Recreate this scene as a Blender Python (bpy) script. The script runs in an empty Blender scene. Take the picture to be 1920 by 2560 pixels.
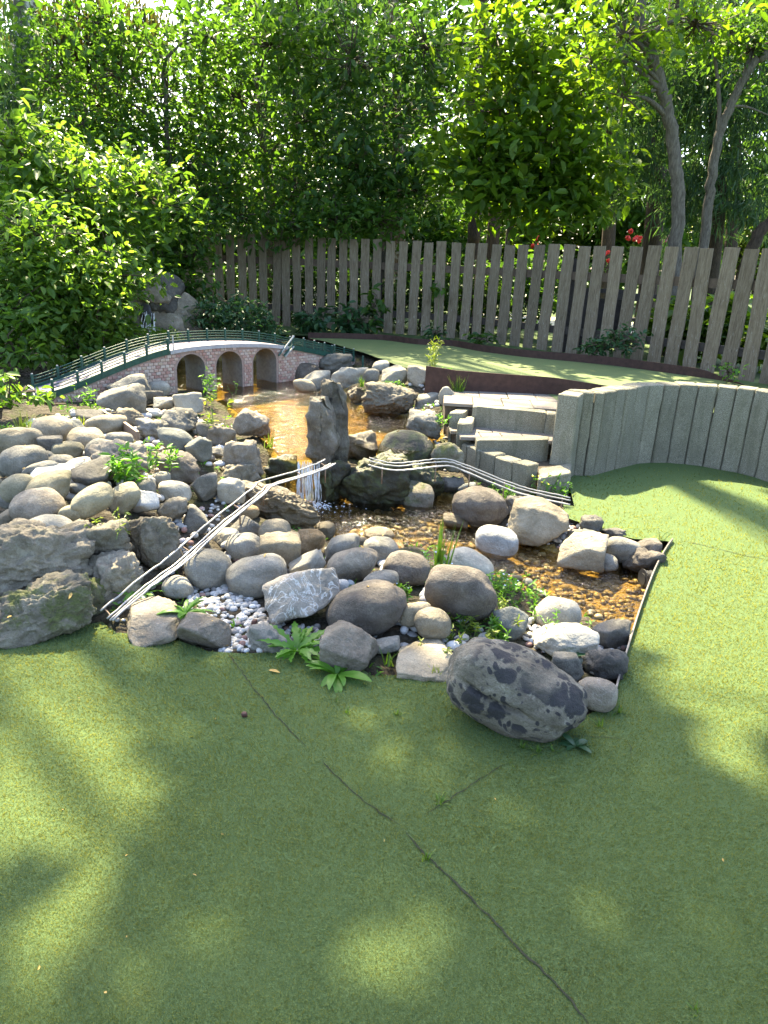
import bpy, bmesh, math, random
import numpy as np
from mathutils import Vector, Matrix
from mathutils.geometry import delaunay_2d_cdt

random.seed(7)
RNG = np.random.default_rng(7)
SC = bpy.context.scene
COL = SC.collection
R_ = math.radians

# ------------------------------------------------------------------ camera
FPX, PITCH, ROLL, EYE = 1800.0, R_(19.3), R_(2.6), 1.6
CAMROT = Matrix.Rotation(math.pi/2-PITCH, 4, 'X') @ Matrix.Rotation(ROLL, 4, 'Z')
cd = bpy.data.cameras.new('camera'); cam = bpy.data.objects.new('camera', cd); COL.objects.link(cam)
cam.matrix_world = Matrix.Translation((0, 0, EYE)) @ CAMROT
cd.sensor_width = 36; cd.sensor_fit = 'AUTO'; cd.lens = FPX/2560*36
cd.clip_start = 0.05; cd.clip_end = 600
SC.camera = cam
SC.render.resolution_x, SC.render.resolution_y = 768, 1024

# ------------------------------------------------------------------ sky, sun, exposure
SUN_EL, SUN_AZ = R_(52), R_(-18)
SUN = np.array([math.sin(SUN_AZ)*math.cos(SUN_EL), math.cos(SUN_AZ)*math.cos(SUN_EL), math.sin(SUN_EL)])
w = bpy.data.worlds.new('World'); SC.world = w; w.use_nodes = True
nt = w.node_tree; bg = nt.nodes['Background']
sky = nt.nodes.new('ShaderNodeTexSky'); sky.sky_type = 'NISHITA'; sky.sun_disc = False
sky.sun_elevation = SUN_EL; sky.sun_rotation = SUN_AZ % (2*math.pi)
sky.air_density = 1.0; sky.dust_density = 2.8; sky.ozone_density = 0.6
nt.links.new(sky.outputs[0], bg.inputs[0]); bg.inputs[1].default_value = 0.128
sd = bpy.data.lights.new('sun', 'SUN'); so = bpy.data.objects.new('sun', sd); COL.objects.link(so)
sd.energy = 5.0; sd.angle = R_(0.53); sd.color = (1.0, 0.86, 0.56)
so.rotation_euler = Vector(SUN).to_track_quat('Z', 'Y').to_euler(); so.location = (-5, 15, 25)
SC.view_settings.view_transform = 'Standard'; SC.view_settings.look = 'None'
SC.view_settings.exposure = 2.62; SC.view_settings.gamma = 1.0
SC.view_settings.use_curve_mapping = False
SC.render.engine = 'CYCLES'
cy = SC.cycles
cy.max_bounces = 7; cy.diffuse_bounces = 3; cy.glossy_bounces = 2; cy.transmission_bounces = 4; cy.transparent_max_bounces = 10
cy.caustics_reflective = False; cy.caustics_refractive = False
cy.use_denoising = True; cy.sample_clamp_indirect = 6.0

# ------------------------------------------------------------------ photo pixel <-> place
CR = np.array(CAMROT.to_3x3()); C0 = np.array([0, 0, EYE])
def ray(x, y): return CR @ np.array([(x-960)/FPX, -(y-1280)/FPX, -1.0])
def atz(x, y, z):
    d = ray(x, y); return C0 + d*((z-EYE)/d[2])
def aty(x, y, Y):
    d = ray(x, y); return C0 + d*(Y/d[1])
def proj(P):
    q = (np.asarray(P)-C0) @ CR
    return 960+FPX*q[:, 0]/-q[:, 2], 1280-FPX*q[:, 1]/-q[:, 2]

# ------------------------------------------------------------------ object helpers
def tag(o, label=None, cat=None, group=None, kind=None):
    if label: o['label'] = label
    if cat: o['category'] = cat
    if group: o['group'] = group
    if kind: o['kind'] = kind
    return o
def mesh(name, V, Fs, mat=None, smooth=False):
    me = bpy.data.meshes.new(name)
    V = np.asarray(V, dtype=np.float32).reshape(-1, 3)
    if isinstance(Fs, np.ndarray):
        n, k = Fs.shape
        me.vertices.add(len(V)); me.vertices.foreach_set('co', V.ravel())
        me.loops.add(n*k); me.loops.foreach_set('vertex_index', Fs.astype(np.int32).ravel())
        me.polygons.add(n); me.polygons.foreach_set('loop_start', np.arange(0, n*k, k, dtype=np.int32))
        me.update(calc_edges=True)
    else:
        me.from_pydata([tuple(v) for v in V.tolist()], [], [tuple(int(i) for i in f) for f in Fs]); me.update()
    if smooth: me.polygons.foreach_set('use_smooth', [True]*len(me.polygons))
    for m in (mat if isinstance(mat, (list, tuple)) else [mat]):
        if m: me.materials.append(m)
    return me
def ob(name, me, parent=None, loc=None, **k):
    o = bpy.data.objects.new(name, me); COL.objects.link(o)
    if parent is not None: o.parent = parent
    if loc is not None: o.location = [float(v) for v in loc]
    return tag(o, **k)
def empty(name, loc, label, cat, group=None):
    o = bpy.data.objects.new(name, None); COL.objects.link(o); o.location = [float(v) for v in loc]
    return tag(o, label, cat, group)

class Soup:
    """collects quads/tris for ONE mesh"""
    def __init__(s): s.V = []; s.F = []; s.n = 0
    def add(s, V, Fs):
        V = np.asarray(V, float).reshape(-1, 3)
        s.V.append(V); s.F += [[i+s.n for i in f] for f in (Fs.tolist() if isinstance(Fs, np.ndarray) else Fs)]; s.n += len(V)
        return s
    def mesh(s, name, mat, smooth=False): return mesh(name, np.vstack(s.V), s.F, mat, smooth)

def chamfer_box(a, b, c, ch):
    """box of half sizes a,b,c with chamfered edges, centred: 44 triangles"""
    V = []; idx = {}
    for sx in (-1, 1):
        for sy in (-1, 1):
            for sz in (-1, 1):
                for ax in range(3):
                    h = [a-ch, b-ch, c-ch]; h[ax] += ch
                    idx[sx, sy, sz, ax] = len(V); V.append((sx*h[0], sy*h[1], sz*h[2]))
    S = (-1, 1); Fs = []
    for s in S:
        Fs.append([idx[s, -1, -1, 0], idx[s, 1, -1, 0], idx[s, 1, 1, 0], idx[s, -1, 1, 0]][::s])
        Fs.append([idx[-1, s, -1, 1], idx[-1, s, 1, 1], idx[1, s, 1, 1], idx[1, s, -1, 1]][::s])
        Fs.append([idx[-1, -1, s, 2], idx[1, -1, s, 2], idx[1, 1, s, 2], idx[-1, 1, s, 2]][::s])
    for s in S:
        for t in S:
            Fs.append([idx[s, t, -1, 0], idx[s, t, -1, 1], idx[s, t, 1, 1], idx[s, t, 1, 0]][::s*t])
            Fs.append([idx[s, -1, t, 0], idx[s, 1, t, 0], idx[s, 1, t, 2], idx[s, -1, t, 2]][::s*t])
            Fs.append([idx[-1, s, t, 1], idx[-1, s, t, 2], idx[1, s, t, 2], idx[1, s, t, 1]][::s*t])
            for u in S: Fs.append([idx[s, t, u, 0], idx[s, t, u, 1], idx[s, t, u, 2]][::s*t*u])
    return np.array(V, float), Fs
def tube(P, r, n=6, cap=True):
    P = np.asarray(P, float); m = len(P); r = np.broadcast_to(np.asarray(r, float), (m,))
    T = np.gradient(P, axis=0); T /= np.linalg.norm(T, axis=1)[:, None]+1e-9
    up = np.array([0, 0, 1.]) if abs(T[0][2]) < .9 else np.array([1., 0, 0])
    A = np.cross(T, up); A /= np.linalg.norm(A, axis=1)[:, None]+1e-9; B = np.cross(A, T)
    th = np.linspace(0, 2*math.pi, n, endpoint=False)
    V = P[:, None]+r[:, None, None]*(np.cos(th)[None, :, None]*A[:, None]+np.sin(th)[None, :, None]*B[:, None])
    Fs = [[i*n+j, i*n+(j+1) % n, (i+1)*n+(j+1) % n, (i+1)*n+j] for i in range(m-1) for j in range(n)]
    if cap: Fs += [list(range(n))[::-1], [(m-1)*n+j for j in range(n)]]
    return V.reshape(-1, 3), Fs
def smooth_path(P, k=6):
    P = np.asarray(P, float); out = []
    for i in range(len(P)-1):
        p0, p1, p2, p3 = P[max(i-1, 0)], P[i], P[i+1], P[min(i+2, len(P)-1)]
        for t in np.linspace(0, 1, k, endpoint=False):
            out.append(.5*((2*p1)+(-p0+p2)*t+(2*p0-5*p1+4*p2-p3)*t*t+(-p0+3*p1-3*p2+p3)*t**3))
    return np.array(out+[P[-1]])

# vectorised gradient-ish noise
_perm = RNG.permutation(256); _perm = np.concatenate([_perm, _perm, _perm]); _gr = RNG.normal(size=(256, 3)); _gr /= np.linalg.norm(_gr, axis=1)[:, None]
def pnoise(P):
    P = np.asarray(P, float); i = np.floor(P).astype(int); f = P-i; i &= 255; u = f*f*f*(f*(f*6-15)+10); res = np.zeros(len(P))
    for dx in (0, 1):
        for dy in (0, 1):
            for dz in (0, 1):
                h = _perm[_perm[_perm[(i[:, 0]+dx) & 255]+((i[:, 1]+dy) & 255)]+((i[:, 2]+dz) & 255)]
                g = np.einsum('ij,ij->i', _gr[h], f-np.array([dx, dy, dz]))
                res += g*np.where(dx, u[:, 0], 1-u[:, 0])*np.where(dy, u[:, 1], 1-u[:, 1])*np.where(dz, u[:, 2], 1-u[:, 2])
    return res*1.6
def fbm(P, o=4):
    s = 0; a = 1.
    for k in range(o): s = s+a*pnoise(np.asarray(P)*2**k+17.3*k); a *= .5
    return s

# ------------------------------------------------------------------ materials
class N:
    def __init__(s, name):
        s.m = bpy.data.materials.new(name); s.m.use_nodes = True; s.t = s.m.node_tree; s.p = s.t.nodes['Principled BSDF']; s.out = s.t.nodes['Material Output']
    def n(s, t, **k):
        x = s.t.nodes.new('ShaderNode'+t)
        for a, v in k.items(): setattr(x, a.lstrip('_'), v)
        return x
    def l(s, a, b): s.t.links.new(a, b)
    def val(s, sock, v):
        if hasattr(v, 'is_output') or hasattr(v, 'links'): s.l(v, sock)
        else: sock.default_value = v
    def noise(s, vec, scale, detail=4, rough=.55, dist=0):
        x = s.n('TexNoise'); x.inputs['Scale'].default_value = scale; x.inputs['Detail'].default_value = detail
        x.inputs['Roughness'].default_value = rough; x.inputs['Distortion'].default_value = dist
        if vec is not None: s.l(vec, x.inputs['Vector'])
        return x.outputs['Fac']
    def voro(s, vec, scale, feat='F1'):
        x = s.n('TexVoronoi', _feature=feat); x.inputs['Scale'].default_value = scale; s.l(vec, x.inputs['Vector']); return x.outputs['Distance']
    def ramp(s, fac, stops):
        x = s.n('ValToRGB'); e = x.color_ramp.elements
        while len(e) < len(stops): e.new(.5)
        for q, (p, c) in zip(e, stops): q.position = p; q.color = (*c, 1) if len(c) == 3 else c
        s.l(fac, x.inputs[0]); return x.outputs[0]
    def mapr(s, v, a, b, c=0., d=1.):
        x = s.n('MapRange'); s.l(v, x.inputs[0])
        for i, q in enumerate((a, b, c, d)): x.inputs[i+1].default_value = q
        return x.outputs[0]
    def math(s, op, a, b=0.):
        x = s.n('Math', _operation=op); s.val(x.inputs[0], a); s.val(x.inputs[1], b); return x.outputs[0]
    def mix(s, fac, a, b, mode='MIX'):
        x = s.n('Mix', _data_type='RGBA', _blend_type=mode); s.val(x.inputs[0], fac)
        for i, v in ((6, a), (7, b)):
            if isinstance(v, tuple): x.inputs[i].default_value = (*v, 1)
            else: s.l(v, x.inputs[i])
        return x.outputs[2]
    def coord(s, objrand=False, kind='Object'):
        c = s.n('TexCoord').outputs[kind]
        if objrand:
            r = s.n('ObjectInfo').outputs['Random']; a = s.n('VectorMath', _operation='ADD'); s.l(c, a.inputs[0])
            k = s.math('MULTIPLY', r, 37.0); s.l(k, a.inputs[1]); c = a.outputs[0]
        return c
    def scalev(s, vec, v):
        a = s.n('Mapping'); a.inputs['Scale'].default_value = v; s.l(vec, a.inputs[0]); return a.outputs[0]
    def bump(s, h, strength=.4, dist=.01, nrm=None):
        b = s.n('Bump'); b.inputs['Strength'].default_value = strength; b.inputs['Distance'].default_value = dist; s.l(h, b.inputs['Height'])
        if nrm is not None: s.l(nrm, b.inputs['Normal'])
        return b.outputs[0]
    def fin(s, col=None, rough=.8, spec=.3, nrm=None, metal=0.):
        if col is not None:
            if isinstance(col, tuple): s.p.inputs['Base Color'].default_value = (*col, 1)
            else: s.l(col, s.p.inputs['Base Color'])
        s.val(s.p.inputs['Roughness'], rough); s.p.inputs['Specular IOR Level'].default_value = spec; s.p.inputs['Metallic'].default_value = metal
        if nrm is not None: s.l(nrm, s.p.inputs['Normal'])
        return s.m

def rock_mat(name, dark, mid, light, lichen=.25, moss=0., wet=0., spots=0., vein=0.):
    s = N(name); v = s.coord(True)
    n1 = s.noise(v, 5, 6, .65, .4); n2 = s.noise(v, 28, 5, .7); n3 = s.noise(v, 140, 3, .7)
    col = s.ramp(n1, [(.3, dark), (.5, mid), (.72, light)])
    col = s.mix(s.mapr(n2, .3, .75, 0, .5), col, s.ramp(n3, [(.35, dark), (.65, light)]))
    dirt = s.mapr(s.noise(v, 3.2, 6, .7, .5), .48, .70, 0, .55); col = s.mix(dirt, col, tuple(x*.55 for x in mid)+())
    fl = s.mapr(s.noise(v, 75, 4, .8), .58, .68, 0, .45); col = s.mix(fl, col, dark)
    if lichen:
        m = s.mapr(s.noise(v, 13, 5, .75, .6), .56, .66, 0, lichen); col = s.mix(m, col, (.34, .33, .27))
    if vein:
        wv = s.noise(v, 7, 3, .6, 1.6); m = s.math('MULTIPLY', s.mapr(s.math('ABSOLUTE', s.math('SUBTRACT', wv, .5)), 0, .025, 1, 0), vein); col = s.mix(m, col, (.62, .62, .60))
    if spots:
        q = s.n('VectorMath', _operation='ADD'); s.l(v, q.inputs[0]); dn = s.n('TexNoise'); dn.inputs['Scale'].default_value = 9; s.l(v, dn.inputs['Vector'])
        sc_ = s.n('VectorMath', _operation='SCALE'); s.l(dn.outputs['Color'], sc_.inputs[0]); sc_.inputs['Scale'].default_value = .12; s.l(sc_.outputs[0], q.inputs[1])
        d = s.math('MINIMUM', s.voro(q.outputs[0], 11), s.math('ADD', s.voro(q.outputs[0], 26), .10)); big = s.noise(v, 3, 3)
        m = s.math('MULTIPLY', s.mapr(s.math('ADD', d, s.math('MULTIPLY', s.math('SUBTRACT', n2, .5), .4)), .37, .45, 1, 0), s.mapr(big, .40, .52)); col = s.mix(s.math('MULTIPLY', m, spots), col, (.030, .030, .034))
    # each stone has its own tone
    r = s.n('ObjectInfo').outputs['Random']; hsv = s.n('HueSaturation'); s.l(col, hsv.inputs['Color']); s.l(s.mapr(r, 0, 1, .78, 1.22), hsv.inputs['Value'])
    hsv.inputs['Saturation'].default_value = 1.0; col = hsv.outputs[0]
    if moss:
        nz = s.n('SeparateXYZ'); s.l(s.n('NewGeometry').outputs['Normal'], nz.inputs[0])
        m = s.math('MULTIPLY', s.mapr(s.noise(v, 8, 6, .7, .5), .46, .58, 0, moss), s.mapr(nz.outputs[2], -.4, .5, .35, 1))
        col = s.mix(m, col, s.ramp(n3, [(.3, (.03, .05, .008)), (.7, (.11, .13, .02))]))
    h = s.math('ADD', s.math('ADD', s.math('MULTIPLY', s.noise(v, 11, 6, .7, .3), 1.6), n2), s.math('MULTIPLY', n3, .35))
    return s.fin(col, .5 if wet else s.mapr(n2, .3, .7, .75, .95), .4 if wet else .2, s.bump(h, .75, .016))

M = {}
M['grey'] = rock_mat('grey_stone', (0.073, 0.071, 0.061), (0.165, 0.157, 0.134), (0.291, 0.276, 0.238))
M['tan'] = rock_mat('tan_stone', (0.114, 0.097, 0.070), (0.237, 0.204, 0.145), (0.361, 0.315, 0.233), .12)
M['pale'] = rock_mat('pale_stone', (0.171, 0.165, 0.139), (0.292, 0.273, 0.226), (0.428, 0.402, 0.330), .3)
M['white'] = rock_mat('white_quartz', (0.212, 0.218, 0.212), (0.353, 0.354, 0.336), (0.465, 0.456, 0.423), 0)
M['dark'] = rock_mat('dark_stone', (0.039, 0.038, 0.036), (0.096, 0.090, 0.080), (0.181, 0.170, 0.144), .2)
M['brown'] = rock_mat('brown_stone', (0.048, 0.040, 0.033), (0.115, 0.100, 0.083), (0.205, 0.181, 0.154), .15)
M['blue'] = rock_mat('blue_grey_stone', (0.072, 0.077, 0.071), (0.153, 0.158, 0.141), (0.265, 0.268, 0.232), .15)
M['olive'] = rock_mat('olive_stone', (0.097, 0.089, 0.058), (0.194, 0.178, 0.121), (0.291, 0.268, 0.188), .2)
M['purple'] = rock_mat('purple_grey_stone', (0.093, 0.079, 0.065), (0.199, 0.171, 0.134), (0.330, 0.292, 0.224), .2, vein=.08)
M['orange'] = rock_mat('ochre_stone', (0.106, 0.069, 0.031), (0.227, 0.162, 0.089), (0.318, 0.259, 0.178), .2)
M['vein'] = rock_mat('veined_stone', (0.102, 0.093, 0.078), (0.204, 0.186, 0.158), (0.327, 0.296, 0.249), .2, vein=.6)
M['boulder'] = rock_mat('rough_boulder', (0.070, 0.061, 0.049), (0.182, 0.159, 0.122), (0.342, 0.302, 0.240), .45, moss=.12)
M['mossy'] = rock_mat('mossy_boulder', (0.057, 0.052, 0.039), (0.136, 0.121, 0.093), (0.241, 0.223, 0.175), .3, moss=.75)
M['wet'] = rock_mat('wet_mossy_rock', (0.010, 0.011, 0.007), (0.027, 0.027, 0.017), (0.053, 0.053, 0.033), .05, moss=.6, wet=1)
M['wetbrown'] = rock_mat('wet_brown_rock', (0.034, 0.024, 0.013), (0.092, 0.069, 0.037), (0.168, 0.130, 0.074), .1, wet=1)
M['spot'] = rock_mat('spotted_boulder', (0.061, 0.054, 0.043), (0.131, 0.117, 0.092), (0.239, 0.218, 0.178), .35, spots=.95)
M['granite'] = None

def granite():
    s = N('granite'); v = s.coord(True)
    sp = s.noise(v, 190, 4, .8); n1 = s.noise(v, 6, 5, .6); n2 = s.noise(v, 45, 3, .6)
    col = s.ramp(sp, [(.36, (.05, .046, .034)), (.47, (.18, .168, .125)), (.56, (.275, .258, .195)), (.68, (.43, .405, .32))])
    col = s.mix(s.mapr(n1, .42, .72, 0, .45), col, (.12, .112, .078))
    col = s.mix(s.mapr(n2, .55, .75, 0, .4), col, (.12, .12, .105))
    col = s.mix(s.mapr(s.noise(s.scalev(v, (9, 9, .9)), 1.6, 5, .7, .3), .50, .68, 0, .5), col, (.10, .10, .062))
    r = s.n('ObjectInfo').outputs['Random']; hsv = s.n('HueSaturation'); s.l(col, hsv.inputs['Color']); s.l(s.mapr(r, 0, 1, .82, 1.12), hsv.inputs['Value'])
    return s.fin(hsv.outputs[0], .82, .3, s.bump(s.math('ADD', sp, n2), .7, .006))
M['granite'] = granite()
def paver():
    s = N('concrete_paver'); v = s.coord(True); sp = s.noise(v, 220, 3, .7); n1 = s.noise(v, 7, 5)
    col = s.ramp(sp, [(.3, (.14, .12, .10)), (.7, (.25, .22, .185))]); col = s.mix(s.mapr(n1, .5, .75, 0, .5), col, (.22, .19, .155))
    return s.fin(col, .85, .25, s.bump(sp, .4, .004))
M['paver'] = paver()
def simple(name, c, rough=.6, var=.25, scale=30, metal=0., spec=.4, bump=.15):
    s = N(name); v = s.coord(True); n = s.noise(v, scale, 5, .65)
    d = tuple(x*(1-var) for x in c); e = tuple(min(1, x*(1+var)) for x in c)
    return s.fin(s.ramp(n, [(.3, d), (.7, e)]), rough, spec, s.bump(n, bump, .004), metal)
M['soil'] = simple('soil', (.075, .058, .038), .95, .5, 25, bump=.8)
M['rust'] = simple('rusted_steel', (.050, .026, .020), .75, .35, 18, spec=.3)
M['steel'] = simple('weathered_steel_strip', (.20, .18, .16), .45, .3, 30, .5)
M['rod'] = simple('galvanised_rod', (.34, .335, .32), .42, .15, 60, .35)
M['clip'] = simple('rusty_clip', (.20, .14, .10), .6, .4, 60, .2)
M['bridge_green'] = simple('dark_green_paint', (.012, .058, .042), .42, .35, 40)
M['cap'] = simple('pale_cap', (.34, .35, .33), .6, .15, 60)
M['deck'] = simple('lavender_deck', (.20, .165, .205), .7, .12, 20)
M['deck_edge'] = simple('deck_edge_board', (.34, .34, .35), .7, .2, 20)
M['mortar'] = simple('mortar', (.29, .22, .185), .9, .2, 60)
M['arch'] = simple('grey_arch_lining', (.17, .165, .15), .85, .25, 30)
M['pipe'] = simple('black_plastic_pipe', (.022, .021, .020), .45, .2, 30)
M['darkwood'] = simple('dark_stained_wood', (.035, .028, .023), .8, .4, 20)
M['whitepaint'] = simple('white_paint', (.7, .7, .68), .6, .1, 20)
M['deadleaf'] = simple('yellow_dead_leaf', (.42, .27, .07), .6, .3, 60)
M['cone'] = simple('brown_cone', (.06, .022, .015), .6, .4, 90)
M['redpetal'] = simple('red_petal', (.75, .03, .02), .6, .3, 60)
M['pinkpetal'] = simple('pink_petal', (.72, .25, .35), .6, .2, 60)
M['bluepetal'] = simple('pale_blue_petal', (.55, .62, .80), .6, .15, 60)
M['yellowpetal'] = simple('yellow_petal', (.75, .62, .05), .6, .15, 60)
M['cream'] = simple('cream_plaster', (.62, .56, .42), .9, .1, 5)

def brick_mat():
    s = N('brick_face'); r = s.n('ObjectInfo').outputs['Random']; g = s.n('NewGeometry').outputs['Random Per Island']
    v = s.coord(True); k = s.math('FRACT', s.math('ADD', r, g))
    col = s.ramp(k, [(.0, (.31, .17, .135)), (.28, (.38, .24, .19)), (.5, (.42, .31, .25)), (.72, (.45, .37, .31)), (.9, (.38, .29, .21)), (1., (.42, .34, .29))])
    n = s.noise(v, 90, 4); col = s.mix(s.mapr(n, .45, .75, 0, .4), col, (.55, .50, .47))
    return s.fin(col, .85, .25, s.bump(n, .4, .004))
M['brick'] = brick_mat()
def wood():
    s = N('weathered_wood'); v = s.coord(True); g = s.scalev(v, (14, 14, 1.1)); a = s.noise(g, 5, 6, .7, .6); f = s.noise(s.scalev(v, (60, 60, 3)), 3, 5, .7)
    col = s.ramp(a, [(.28, (.085, .064, .044)), (.5, (.165, .130, .090)), (.72, (.25, .21, .155))])
    flake = s.mapr(s.noise(s.scalev(v, (26, 26, 4.5)), 3.2, 6, .75, .8), .57, .66, 0, .75)
    zz = s.n('SeparateXYZ'); s.l(s.n('TexCoord').outputs['Object'], zz.inputs[0])
    flake = s.math('MULTIPLY', flake, s.mapr(zz.outputs[2], .2, 1.5, 1, .35))
    col = s.mix(flake, col, (.36, .345, .305))
    kn = s.mapr(s.voro(s.scalev(v, (5, 5, 1.8)), 1.6), .0, .09, .8, 0); col = s.mix(kn, col, (.05, .037, .028))
    r = s.n('ObjectInfo').outputs['Random']; hsv = s.n('HueSaturation'); s.l(col, hsv.inputs['Color']); s.l(s.mapr(r, 0, 1, .78, 1.18), hsv.inputs['Value'])
    return s.fin(hsv.outputs[0], .85, .2, s.bump(s.math('ADD', a, f), .6, .008))
M['wood'] = wood()
def bark(name, d, l, birch=0.):
    s = N(name); v = s.coord(True); a = s.noise(s.scalev(v, (9, 9, 2.2)), 4, 7, .7, .5)
    col = s.ramp(a, [(.3, d), (.7, l)])
    if birch: col = s.mix(s.mapr(s.noise(s.scalev(v, (3, 3, 5)), 2.2, 5, .7, .4), .5, .58, 0, birch), col, (.62, .60, .55))
    return s.fin(col, .9, .2, s.bump(a, 1.0, .03))
M['bark'] = bark('grey_brown_bark', (.05, .042, .033), (.19, .165, .135))
M['barkdark'] = bark('dark_bark', (.022, .016, .012), (.085, .062, .045))
M['barkred'] = bark('reddish_bark', (.06, .035, .022), (.22, .14, .09), .35)
M['birch'] = bark('mottled_birch_bark', (.03, .026, .022), (.13, .115, .10), .9)
M['stem'] = simple('green_stem', (.10, .15, .04), .6, .3, 40)
M['twig'] = simple('brown_twig', (.07, .052, .035), .8, .3, 40)

def leaf(name, c1, c2, c3, trans=.5, tcol=(1.5, 1.45, .5), rough=.42, spec=.45):
    s = N(name); g = s.n('NewGeometry').outputs['Random Per Island']
    col = s.ramp(g, [(.0, c1), (.55, c2), (1., c3)])
    v = s.coord(); n = s.noise(v, 35, 2); col = s.mix(s.mapr(n, .3, .7, 0, .25), col, c1)
    s.fin(col, rough, spec)
    tr = s.n('BsdfTranslucent'); tc = s.mix(1.0, col, tcol, 'MULTIPLY'); s.l(tc, tr.inputs['Color'])
    mx = s.n('MixShader'); mx.inputs[0].default_value = trans; s.l(s.p.outputs[0], mx.inputs[1]); s.l(tr.outputs[0], mx.inputs[2]); s.l(mx.outputs[0], s.out.inputs['Surface'])
    return s.m
M['leaf_mid'] = leaf('leaf_mid_green', (.036, .086, .018), (.062, .14, .025), (.10, .19, .036), .56)
M['leaf_dark'] = leaf('leaf_dark_green', (.028, .072, .020), (.048, .115, .028), (.08, .155, .036), .48)
M['leaf_bright'] = leaf('leaf_bright_green', (.055, .12, .016), (.085, .17, .02), (.13, .21, .03), .58, (1.75, 1.6, .4))
M['leaf_left'] = leaf('leaf_shrub_green', (.06, .13, .024), (.105, .205, .036), (.165, .265, .06), .58)
M['leaf_cool'] = leaf('leaf_cool_green', (.025, .072, .032), (.045, .11, .045), (.075, .155, .06), .4, (1.3, 1.4, .6))
M['needle'] = leaf('conifer_needles', (.03, .07, .032), (.055, .11, .048), (.085, .15, .06), .42, (1.3, 1.4, .6), .6)
M['weep'] = leaf('weeping_spruce_needles', (.035, .045, .012), (.07, .08, .02), (.11, .11, .03), .4, (1.5, 1.4, .5), .6)
M['weed'] = leaf('weed_leaf', (.07, .18, .02), (.10, .25, .03), (.15, .31, .04), .5)
M['weedpale'] = leaf('pale_weed_leaf', (.09, .15, .02), (.15, .21, .035), (.22, .25, .05), .5)
M['grass'] = leaf('grass_blade', (.05, .12, .015), (.09, .18, .022), (.15, .22, .035), .5)
M['far'] = leaf('far_leaf', (.06, .105, .016), (.095, .15, .022), (.15, .195, .034), .55)
M['lawn'] = simple('garden_lawn', (.05, .082, .018), .95, .4, 3, bump=.3)

def turf_mat(name, fibre):
    s = N(name)
    if fibre:
        g = s.n('NewGeometry').outputs['Random Per Island']
        col = s.ramp(g, [(0, (.056, .102, .036)), (.5, (.086, .145, .050)), (1, (.130, .190, .072))])
        v = s.coord(); n = s.noise(v, 2.2, 4); col = s.mix(s.mapr(n, .35, .7, 0, .35), col, (.088, .155, .064)); mud = s.mapr(s.noise(v, 2.6, 6, .72, .6), .55, .72, 0, .55); col = s.mix(mud, col, (.080, .105, .042))
        s.fin(col, .55, .25)
        tr = s.n('BsdfTranslucent'); s.l(s.mix(1., col, (2.9, 1.75, .42), 'MULTIPLY'), tr.inputs['Color'])
        mx = s.n('MixShader'); mx.inputs[0].default_value = .46; s.l(s.p.outputs[0], mx.inputs[1]); s.l(tr.outputs[0], mx.inputs[2]); s.l(mx.outputs[0], s.out.inputs['Surface'])
        return s.m
    v = s.coord(); a = s.noise(s.scalev(v, (1.5, 1, 1)), 260, 3, .75); b = s.noise(v, 90, 3, .7); big = s.noise(v, 2.2, 4)
    col = s.ramp(a, [(.3, (.055, .092, .032)), (.5, (.082, .128, .044)), (.7, (.122, .172, .060))])
    col = s.mix(s.mapr(big, .35, .7, 0, .35), col, (.09, .13, .05))
    mud = s.mapr(s.noise(v, 3.1, 5, .7), .60, .74, 0, .5); col = s.mix(mud, col, (.085, .098, .03))
    return s.fin(col, .85, .15, s.bump(s.math('ADD', a, b), .8, .008))
M['turf'] = turf_mat('artificial_turf', False); M['fibre'] = turf_mat('artificial_turf_fibre', True)
def upper_turf():
    s = N('worn_upper_turf'); v = s.coord(); a = s.noise(v, 120, 3, .7); big = s.noise(v, 1.4, 4)
    col = s.ramp(a, [(.3, (.085, .125, .05)), (.7, (.135, .175, .072))]); col = s.mix(s.mapr(big, .4, .7, 0, .4), col, (.125, .15, .062))
    return s.fin(col, .8, .2, s.bump(a, .3, .004))
M['turf_up'] = upper_turf()
def water(name, tint, scale, strength):
    s = N(name); v = s.coord()
    n1 = s.noise(v, scale, 3, .55, .4); n2 = s.noise(s.scalev(v, (1, 1.6, 1)), scale*2.7, 2, .5, .3)
    nr = s.bump(s.math('ADD', n1, s.math('MULTIPLY', n2, .6)), strength, .016)
    gl = s.n('BsdfGlossy'); gl.inputs['Roughness'].default_value = .05; gl.inputs['Color'].default_value = (1, 1, 1, 1); s.l(nr, gl.inputs['Normal'])
    tr = s.n('BsdfTransparent'); tr.inputs['Color'].default_value = (*tint, 1)
    fr = s.n('Fresnel'); fr.inputs['IOR'].default_value = 1.33; s.l(nr, fr.inputs['Normal'])
    mx = s.n('MixShader'); s.l(fr.outputs[0], mx.inputs[0]); s.l(tr.outputs[0], mx.inputs[1]); s.l(gl.outputs[0], mx.inputs[2]); s.l(mx.outputs[0], s.out.inputs['Surface'])
    s.t.nodes.remove(s.p); return s.m
M['water_up'] = water('pond_water', (.84, .70, .28), 11, 1.0)
M['water_low'] = water('stream_water', (.82, .72, .48), 14, .9)
def falls():
    s = N('falling_water'); v = s.coord(); st = s.noise(s.scalev(v, (120, 120, 2.2)), 1.0, 3, .65, .3)
    gl = s.p; s.fin((.82, .86, .90), .15, .6, s.bump(st, .8, .02))
    tr = s.n('BsdfTransparent'); mx = s.n('MixShader'); s.l(s.mapr(st, .28, .50), mx.inputs[0]); s.l(tr.outputs[0], mx.inputs[1]); s.l(gl.outputs[0], mx.inputs[2]); s.l(mx.outputs[0], s.out.inputs['Surface'])
    return s.m
M['falls'] = falls()
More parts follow.
